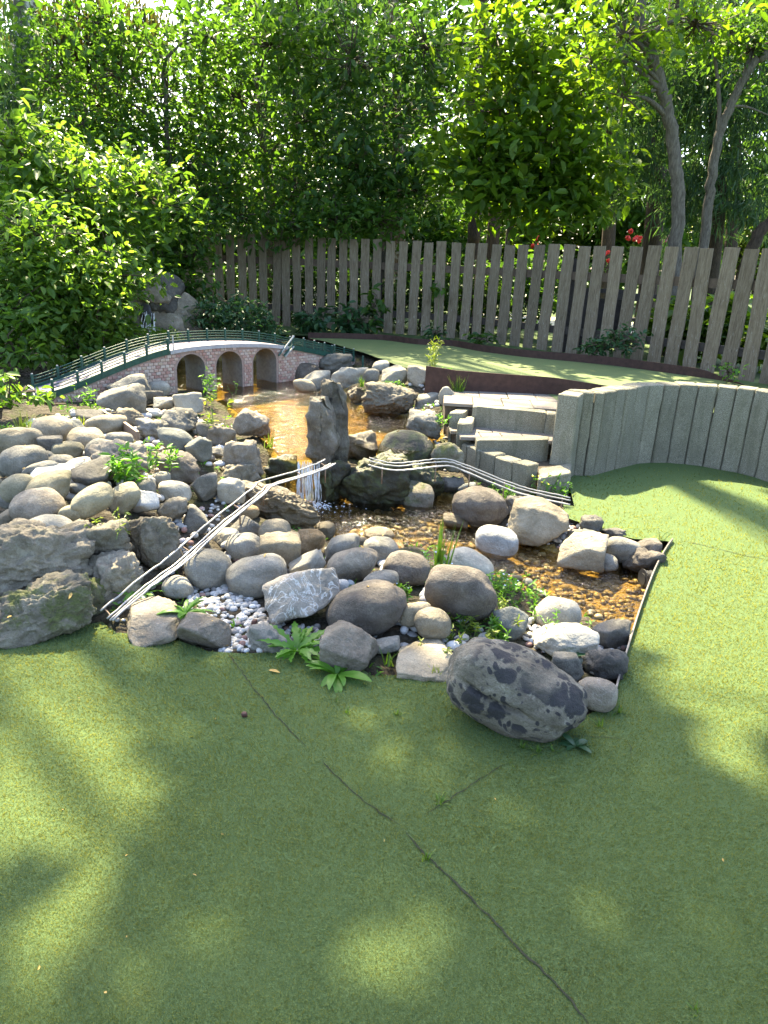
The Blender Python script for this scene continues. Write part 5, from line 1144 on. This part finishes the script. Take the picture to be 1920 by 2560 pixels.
# undergrowth seen through the fence
GH = 'undergrowth behind the fence'
lab = ['dark undergrowth bush behind the left fence pickets', 'dark undergrowth bush left of the fence middle', 'leafy undergrowth bush at the fence middle', 'undergrowth bush right of the fence middle', 'undergrowth bush behind the steps', 'undergrowth bush left of the dark garden frame']
for i, (px, Y) in enumerate([(560, 14.0), (720, 13.9), (880, 13.8), (1050, 13.3), (1190, 13.0), (1320, 12.5)]):
    tree('undergrowth_bush', lab[i], 'bush', [(px, 800), (px, 760), (px, 720)], Y, .02, .01, [(px, 740, Y, 95, 75, .4), (px+40, 690, Y+.3, 70, 50, .4)], 1300, .13, ['leaf_dark', 'leaf_dark', 'leaf_mid', 'leaf_dark', 'leaf_mid', 'leaf_mid'][i], 'twig', GH, clump=.14, mask=False)
for i, (px, py, Y, lb) in enumerate([(1690, 800, 10.6, 'yellow green hosta clump behind the right fence, left one'), (1760, 830, 10.2, 'yellow green hosta clump behind the right fence, middle one'), (1840, 800, 9.9, 'yellow green hosta clump behind the right fence, right one'), (1900, 850, 9.4, 'bright hosta clump at the right frame edge')]):
    tree('hosta', lb, 'plant', [(px, py+60), (px, py+30), (px, py)], Y, .01, .006, [(px, py, Y, 60, 55, .35)], 420, .22, 'leaf_bright', 'stem', 'hostas behind the fence', clump=.08, per=7, asp=.5, mask=False, el=-.1)
# far trees closing the view
GT = 'far trees beyond the garden'
far = [(-150, 420, 24, 250, 330), (150, 520, 30, 230, 220), (420, 560, 34, 170, 140), (620, 420, 27, 240, 300), (930, 380, 26, 250, 330), (1180, 500, 30, 210, 200), (1420, 380, 27, 230, 300), (1640, 420, 26, 200, 320), (1900, 560, 36, 200, 130), (2050, 350, 28, 220, 320)]
lf = ['far tree beyond the left edge', 'far pale tree low behind the left shrubs', 'far pale tree under the sky gap', 'far dark tree left of the middle', 'far dark tree behind the middle', 'far pale tree right of the middle', 'far tree behind the bright big leafed tree', 'far tree behind the two curved stems', 'far low hedge tree at the right edge', 'far tree beyond the right edge']
for i, (px, py, Y, rx, ry) in enumerate(far):
    tree('far_tree', lf[i], 'tree', [(px, 680), (px, 560), (px, py)], Y, .15, .08, [(px, py, Y, rx, ry), (px-rx*.4, py+ry*.3, Y, rx*.6, ry*.5), (px+rx*.4, py+ry*.2, Y-1, rx*.6, ry*.5)], 4200 if i not in (1, 2) else 2600, .34, 'far' if i in (1, 2, 5, 8) else 'leaf_mid', 'barkdark', GT, clump=.5, per=12, mask=False)
hb = ['dark clipped hedge far behind the left shrubs', 'dark clipped hedge far behind the fence left half', 'dark clipped hedge far behind the fence middle', 'dark clipped hedge far behind the fence right half', 'dark clipped hedge far behind the right frame edge']
for i, (px, Y) in enumerate([(100, 21), (560, 23), (980, 24), (1400, 26), (1850, 28)]):
    tree('far_hedge', hb[i], 'hedge', [(px, 700), (px, 640), (px, 600)], Y, .1, .05, [(px-110, 620, Y, 150, 75, .8), (px+110, 610, Y, 150, 85, .8)], 4200, .26, ['leaf_dark', 'leaf_mid', 'leaf_mid', 'far', 'far'][i], 'barkdark', 'far hedges', clump=.35, per=10, mask=False, limbs=False)
ht = ['tall dark tree closing the top left of the view', 'tall dark tree closing the top above the middle left', 'tall dark tree closing the top middle', 'tall tree closing the top right of the middle', 'tall tree closing the top right', 'tall tree closing the top right corner']
for i, (px, Y, py, rx, ry) in enumerate([(-60, 20, 120, 200, 260), (660, 20, 60, 220, 230), (960, 21, 60, 230, 260), (1230, 20, 80, 220, 260), (1520, 20, 80, 220, 260), (1830, 21, 60, 240, 280)]):
    tree('tall_dark_tree', ht[i], 'tree', [(px, 680), (px+10, 450), (px, 200)], Y, .2, .1, [(px, py, Y, rx, ry), (px, py-120, Y, rx*1.1, ry*.5), (px-rx*.5, py+ry*.6, Y, rx*.6, ry*.5), (px+rx*.5, py+ry*.5, Y, rx*.6, ry*.5)], 4600, .27, 'leaf_mid', 'barkdark', 'tall trees closing the view', clump=.35, per=12)
# garden beyond the fence: pale path, frame, roses
ob('garden_path', mesh('garden_path', [(1.0, 15.5, ZG+.0), (12, 12.5, ZG+.0), (12, 15.5, ZG+.0), (2.0, 19, ZG+.0)], [[0, 1, 2, 3]], M['cream']), kind='structure')
def garden_frame():
    p = aty(1450, 860, 10.9); e = empty('compost_frame', (p[0], p[1], ZG), 'dark wooden compost frame behind the fence pickets', 'compost bin')
    for x in (0, .62): V, Fs = chamfer_box(.03, .03, .42, .004); ob('post', mesh('post', V, Fs, M['darkwood']), e, loc=(x, 0, .42))
    V, Fs = chamfer_box(.36, .035, .03, .004); ob('crossbar', mesh('crossbar', V, Fs, M['darkwood']), e, loc=(.31, 0, .86))
    V, Fs = chamfer_box(.3, .02, .35, .004); ob('back_board', mesh('back_board', V, Fs, M['darkwood']), e, loc=(.31, .1, .4))
    p = aty(1515, 800, 10.7); V, Fs = chamfer_box(.016, .016, .36, .004); ob('marker_post', mesh('marker_post', V, Fs, M['whitepaint']), loc=(p[0], p[1], ZG+.36), label='thin white post behind the fence beside the dark frame', cat='post')
    p = aty(1600, 760, 12.0); e = empty('garden_bench', (p[0], p[1], ZG), 'low dark bench in the garden behind the fence', 'bench')
    for x in (-.35, .35): V, Fs = chamfer_box(.03, .15, .2, .004); ob('leg', mesh('leg', V, Fs, M['darkwood']), e, loc=(x, 0, .2))
    V, Fs = chamfer_box(.5, .18, .02, .004); ob('seat', mesh('seat', V, Fs, M['darkwood']), e, loc=(0, 0, .42))
    V, Fs = chamfer_box(.5, .015, .06, .004); ob('backrest', mesh('backrest', V, Fs, M['darkwood']), e, loc=(0, .18, .75))
garden_frame()
for i, (px, py, Y, mt, lb) in enumerate([(1337, 602, 15, 'redpetal', 'red rose bush above the fence right of the middle'), (1510, 633, 15, 'redpetal', 'red rose bush seen between two pickets'), (1586, 602, 16, 'redpetal', 'red rose bush left of the thick dark trunk'), (1606, 596, 17, 'redpetal', 'small red rose bush touching the thick dark trunk'), (1662, 602, 16, 'pinkpetal', 'pink rose bush right of the thick dark trunk'), (1782, 604, 16, 'redpetal', 'red rose bush right of the leaning pale stem'), (1800, 760, 9.7, 'pinkpetal', 'single pink flower behind the right pickets')]):
    c = aty(px, py, Y); e = empty('rose_bush', (c[0], c[1], ZG), lb, 'flowers', 'roses in the garden'); b_ = np.array(e.location)
    V, Fs = tube([(0, 0, 0), (.02, 0, (c[2]-ZG)/2), c-b_], .012, 5); ob('stem', mesh('stem', V, Fs, M['stem']), e)
    foliage('leaves', c+RNG.normal(0, .14, (90, 3))-[0, 0, .25], 'leaf_mid', e, b_, size=.09)
    D, F3 = ico(1)
    for q in range(1 if i == 6 else 5):
        ob('bloom', mesh('bloom', D*RNG.uniform(.035, .06)*(1 if i < 6 else .35)*(1+.2*RNG.normal(size=D.shape)), F3, M[mt]), e, loc=c-b_+RNG.normal(0, .07 if i < 6 else 0, 3))

# ------------------------------------------------------------------ weeds
def strap(L, W, arch, rise, nseg=6, wavy=.0):
    """one broad leaf lying along +X, rising then arching over, folded along its rib"""
    V = []
    for k in range(nseg+1):
        t = k/nseg; x = L*t*math.cos(rise*(1-t)); z = L*(math.sin(rise)*t-arch*t*t); wv = W*(max(.0, math.sin(math.pi*(.10+.90*t)**1.25)))**.8*(1+wavy*math.sin(t*34))
        V += [(x, -wv, z+wv*.25), (x, 0, z-.0), (x, wv, z+wv*.25)]
    Fs = [[3*k+a, 3*k+a+1, 3*k+a+4, 3*k+a+3] for k in range(nseg) for a in (0, 1)]
    return np.array(V), Fs
def rosette(px, py, z, n, L, W, label, mat='weed', rise=.75, arch=.55, wavy=.12, cat='weed', sq=1.):
    p = atz(px, py, z); e = empty('leafy_rosette', p, label, cat)
    for i in range(n):
        k = RNG.uniform(.7, 1.1); V, Fs = strap(L*k, W*k*RNG.uniform(.8, 1.1), arch*RNG.uniform(.6, 1.2), rise*RNG.uniform(.6, 1.25), 14, wavy)
        o = ob('leaf', mesh('leaf', V, Fs, M[mat], True), e); o.rotation_euler = (RNG.normal(0, .25), 0, 2*math.pi*i/n+RNG.normal(0, .25))
rosette(742, 1630, .0, 24, .165, .016, 'rear dandelion rosette of upright toothed leaves at the turf edge', rise=1.05, arch=.5, wavy=.4)
rosette(842, 1688, .0, 13, .15, .021, 'front dandelion rosette of broad leaves on the turf edge', rise=.8, arch=.55, wavy=.04)
rosette(462, 1535, .07, 16, .13, .015, 'bright small rosette on the angular rock by the rod track', rise=.7)
rosette(352, 1490, .05, 9, .12, .018, 'weed rosette growing through the left rod track', rise=.8)
rosette(292, 1478, .05, 4, .10, .03, 'broad dark leaves left of the rod track', 'leaf_cool', rise=.9)
rosette(1438, 1866, .0, 9, .065, .014, 'small blue green rosette in front of the spotted boulder', 'leaf_cool', rise=.5, arch=.4, wavy=0)
rosette(1440, 1640, .02, 3, .07, .03, 'two round pale leaves behind the spotted boulder', 'leaf_cool', rise=.3, arch=.2, wavy=0)
def tuft(px, py, z, n, h, label, mat='grass', spread=.5, W=.004, cat='grass tuft', group=None, name='grass_tuft', lean=.35):
    p = atz(px, py, z); Vs = []; Fa = []; k = 0
    for i in range(n):
        a = RNG.uniform(0, 6.28); L = h*RNG.uniform(.55, 1.1); ln = abs(RNG.normal(0, lean)); b = np.array([RNG.normal(0, spread*h*.25), RNG.normal(0, spread*h*.25), -.01]); d = np.array([math.cos(a), math.sin(a), 0]); sd = np.array([-d[1], d[0], 0])
        for t in range(5):
            u = t/4; c = b+d*L*(math.sin(ln)*u+.25*ln*u*u)+np.array([0, 0, L*u*math.cos(ln*u)]); wv = W*(1-u**1.6)+.0003; Vs += [c-sd*wv, c+sd*wv]
        Fa += [[k+2*t, k+2*t+1, k+2*t+3, k+2*t+2] for t in range(4)]; k += 10
    return ob(name, mesh(name, Vs, Fa, M[mat]), loc=p, label=label, cat=cat, group=group)
tuft(1098, 1445, 0., 16, .36, 'tall iris like grass blades rising beside the stream', W=.008, spread=.15, lean=.14)
GG = 'small grass tufts on the green'
for i, (px, py, n, h) in enumerate([(995, 1788, 22, .035), (868, 1782, 16, .03), (840, 1755, 10, .03), (1180, 1760, 6, .03), (1290, 1830, 10, .045), (1305, 1870, 18, .04), (1345, 1880, 18, .04), (1385, 1878, 12, .035), (1500, 1815, 14, .045), (1550, 1780, 16, .05), (1100, 2008, 18, .045), (1067, 2150, 22, .04), (1740, 2530, 12, .03), (795, 1675, 10, .035), (1270, 1907, 5, .03), (1000, 1700, 8, .03)]):
    tuft(px, py, 0, n, h, ['grass tuft in the turf crack below the dandelions', 'sparse grass tuft left of the turf crack', 'tiny grass tuft under the front rosette', 'tiny grass tuft left of the spotted boulder', 'grass tuft touching the front of the spotted boulder', 'grass tuft below the spotted boulder, left of three', 'grass tuft below the spotted boulder, middle of three', 'grass tuft below the spotted boulder, right of three', 'grass tuft right of the spotted boulder', 'grass tuft at the lower end of the metal strip', 'grass tuft at the end of the short seam', 'grass tuft growing from the long seam', 'faint grass tuft near the bottom right corner', 'thin grass tuft left of the front rosette', 'tiny grass tuft on the short seam', 'small grass tuft right of the front rosette'][i], group=GG, W=.0022, lean=.6)
GB = 'grass tufts among the stones'
for px, py, z, n, h, mt, lb in [(60, 1085, .42, 60, .16, 'weedpale', 'bright grass tuft at the left edge above the tan cobble'), (1090, 1690, .0, 26, .07, 'weedpale', 'dry yellow grass tuft beside the tan slab'), (905, 965, .36, 24, .12, 'grass', 'grass tuft left of the sunlit pale block'), (925, 950, .36, 16, .08, 'grass', 'small grass tuft touching the sunlit pale block'), (675, 1115, .2, 16, .12, 'grass', 'grass tuft on the pond left bank by the waterfall'), (1145, 985, .42, 40, .2, 'grass', 'tall grass tuft at the left end of the steel edging'), (1185, 965, .45, 20, .16, 'weedpale', 'dry grass stalks in front of the steel edging'), (975, 1660, .0, 12, .08, 'grass', 'grass tuft right of the flat topped purple rock'), (640, 1280, .06, 8, .08, 'grass', 'thin grass beside the ochre cobble'), (200, 1060, .4, 18, .07, 'weedpale', 'small weed tuft between the long tan cobbles')]:
    tuft(px, py, z, n, h, lb, mt, group=GB, W=.0035, lean=.4)
def herb(px, py, z, stems, h, leafn, size, label, mat='weed', petal=None, nf=0, spread=.1, cat='weed', name='weed_plant', asp=.4, pr=.006):
    p = atz(px, py, z); e = empty(name, p, label, cat); s = Soup(); Pl = []; tips = []
    for i in range(stems):
        b = np.array([RNG.normal(0, spread), RNG.normal(0, spread), -.02]); t = b+np.array([RNG.normal(0, .22*h), RNG.normal(0, .22*h), h*RNG.uniform(.6, 1.05)]); m = (b+t)/2+RNG.normal(0, .04*h, 3); C_ = smooth_path([b, m, t], 5)
        V, Fs = tube(C_, np.linspace(.0022, .001, len(C_)), 4); s.add(V, Fs); u = RNG.random(leafn)**.8; Pl.append(np.stack([np.interp(u, np.linspace(0, 1, len(C_)), C_[:, k]) for k in range(3)], 1)); tips.append(t)
    ob('stems', s.mesh('stems', M['stem']), e, kind='stuff'); V, Fs = leaf_geo(np.vstack(Pl), size, asp, .25, .5); ob('foliage', mesh('foliage', V, Fs, M[mat]), e, kind='stuff')
    D, F3 = ico(1)
    for q in range(nf):
        t = tips[q % len(tips)]+(0 if q < len(tips) else RNG.normal(0, spread*.5, 3)); ob('flower', mesh('flower', D*np.array([1, 1, .5])*pr*RNG.uniform(.7, 1.2), F3, M[petal]), e, loc=t)
    return e
herb(1078, 1440, 0., 34, .13, 16, .035, 'forget me not clump with pale blue flowers around the tall grass blades', petal='bluepetal', nf=16, spread=.09)
herb(1265, 1500, -.03, 42, .14, 16, .032, 'dense green flower clump with tiny blue flowers by the stream', petal='bluepetal', nf=10, spread=.10)
herb(1000, 1490, .05, 14, .09, 14, .03, 'small weed with pale flowers left of the brown boulder', petal='bluepetal', nf=4, spread=.05)
herb(1165, 1585, .02, 26, .09, 14, .03, 'low yellow green weed patch below the dark brown boulder', 'weedpale', spread=.10)
herb(1235, 1580, .0, 18, .09, 14, .032, 'bright green weed patch left of the blue grey boulder', spread=.06)
herb(1380, 1600, -.02, 8, .16, 12, .022, 'spindly seedling in front of the white topped boulder', spread=.05)
herb(1355, 1520, -.05, 6, .13, 10, .02, 'thin weed beside the white topped boulder', spread=.04)
herb(335, 1190, .40, 12, .16, 16, .055, 'leafy green weed growing on the left bank', spread=.07)
herb(400, 1160, .36, 8, .16, 12, .045, 'second leafy weed right of the broad purple boulder', spread=.05)
herb(545, 1090, .28, 5, .34, 16, .05, 'tall weed with yellowing leaves on the pond left bank', 'weedpale', spread=.03)
herb(520, 990, .26, 8, .26, 16, .04, 'tall leafy weed in front of the middle arch', spread=.05)
herb(585, 985, .2, 4, .16, 10, .025, 'thin weed leaning over the golden pond', spread=.03)
herb(1075, 945, .44, 9, .42, 34, .05, 'tall feathery willowherb on the rim below the upper green', 'weedpale', spread=.04, asp=.16)
herb(1105, 945, .44, 16, .14, 16, .035, 'green weeds at the foot of the willowherb', spread=.07)
herb(1365, 1232, .0, 8, .17, 16, .035, 'weed with yellow flower tips beside the lowest step', petal='yellowpetal', nf=6, spread=.05, pr=.009)
herb(1405, 1235, .0, 8, .10, 14, .03, 'small weed at the end of the right rods', spread=.04)
herb(1650, 1350, .0, 3, .11, 10, .015, 'tiny dark weed at the top of the metal strip', 'leaf_cool', spread=.015)
herb(1230, 958, .45, 3, .10, 14, .025, 'tiny weed hanging on the steel edging', spread=.02)
herb(1270, 1240, -.02, 14, .10, 14, .025, 'low green weed under the granite palisade', spread=.05)
herb(990, 965, .38, 14, .07, 14, .025, 'small weeds on the pebbles of the pond rim', spread=.10)
herb(1100, 1060, .3, 6, .10, 10, .045, 'broad leaved weed beside the angular pond rock', spread=.03)
herb(275, 1320, .33, 8, .09, 10, .022, 'pale moss weed in front of the tan brown cobble', 'weedpale', spread=.05)
herb(225, 1010, .33, 5, .18, 10, .05, 'weed leaning against the brick bridge wall', spread=.03)
herb(420, 1050, .34, 10, .06, 12, .025, 'yellow green moss weed near the first arch', 'weedpale', spread=.07)
# near sprig of the left shrub hanging before the bridge foot
tree('leafy_shrub', 'low leafy sprig hanging in front of the bridge left foot', 'shrub', [(-10, 1040), (20, 1000), (60, 985)], 5.6, .01, .005, [(50, 980, 5.6, 75, 40, .2), (120, 1010, 5.7, 35, 25, .15), (0, 1020, 5.5, 50, 40, .2)], 330, .085, 'leaf_left', 'twig', GS, clump=.06, z0=.42, mask=False)
# litter on the green
p = atz(700, 1682, .006); V, Fs = strap(.05, .009, .25, .3, 6); o = ob('fallen_leaf', mesh('fallen_leaf', V, Fs, M['deadleaf'], True), loc=p, label='yellow fallen leaf lying on the turf', cat='leaf'); o.rotation_euler[2] = 2.9
V, Fs = rock_shape('r', 3, 5); ob('pine_cone', mesh('pine_cone', V*np.array([.011, .010, .010])*(1+.1*np.sin(V[:, 2:]*25)), Fs, M['cone'], True), loc=atz(611, 1786, .010), label='small dark brown cone lying on the turf', cat='cone')
V, Fs = rock_shape('r', 3, 6); ob('brown_ball', mesh('brown_ball', V*np.array([.014, .014, .013]), Fs, M['cone'], True), loc=atz(636, 1555, .035), label='reddish brown ball among the pale pebbles', cat='ball')

# leaf litter and tiny ground cover caught between the stones: nobody could count it
def litter():
    bpy.context.view_layer.update(); dg = bpy.context.evaluated_depsgraph_get(); L1 = []; L2 = []
    for _ in range(2600):
        x, y = RNG.uniform(-4.2, 1.9), RNG.uniform(2.5, 7.5); h, loc, nr, _i, o, _m = SC.ray_cast(dg, Vector((x, y, 1.3)), Vector((0, 0, -1)))
        if not h: continue
        if o.name.startswith('rockery_soil') and loc.z > -.08: L2.append(loc[:]); 
        elif o.name.split('.')[0] in ('cobble', 'rock', 'boulder', 'pebbles') and nr.z > .75 and RNG.random() < .22: L1.append(loc[:])
    L1 = np.array(L1)+[0, 0, .004]; V, Fs = leaf_geo(L1, .028, .4, 0., .25); ob('leaf_litter', mesh('leaf_litter', V, Fs, M['deadleaf']), label='tiny dry leaves scattered on the stones', cat='leaf litter', kind='stuff')
    L2 = np.array(L2); L2 = L2[pnoise(L2*np.array([1.3, 1.3, 0])+5) > -.05]; P = np.repeat(L2, 9, axis=0)+RNG.normal(0, .02, (len(L2)*9, 3))*np.array([1, 1, .3]); V, Fs = leaf_geo(P, .03, .42, .5, .5)
    ob('ground_cover', mesh('ground_cover', V, Fs, M['weed']), label='tiny green weeds filling the gaps between the stones', cat='ground cover', kind='stuff')
litter()
# loose specks on the near green
P = np.array([(*atz(RNG.uniform(0, 1920), RNG.uniform(1650, 2500), .006),) for _ in range(16)]); V, Fs = leaf_geo(P, .010, .5, 0., .2)
ob('turf_debris', mesh('turf_debris', V, Fs, M['deadleaf']), label='tiny dry specks of debris on the near turf', cat='debris', kind='stuff')
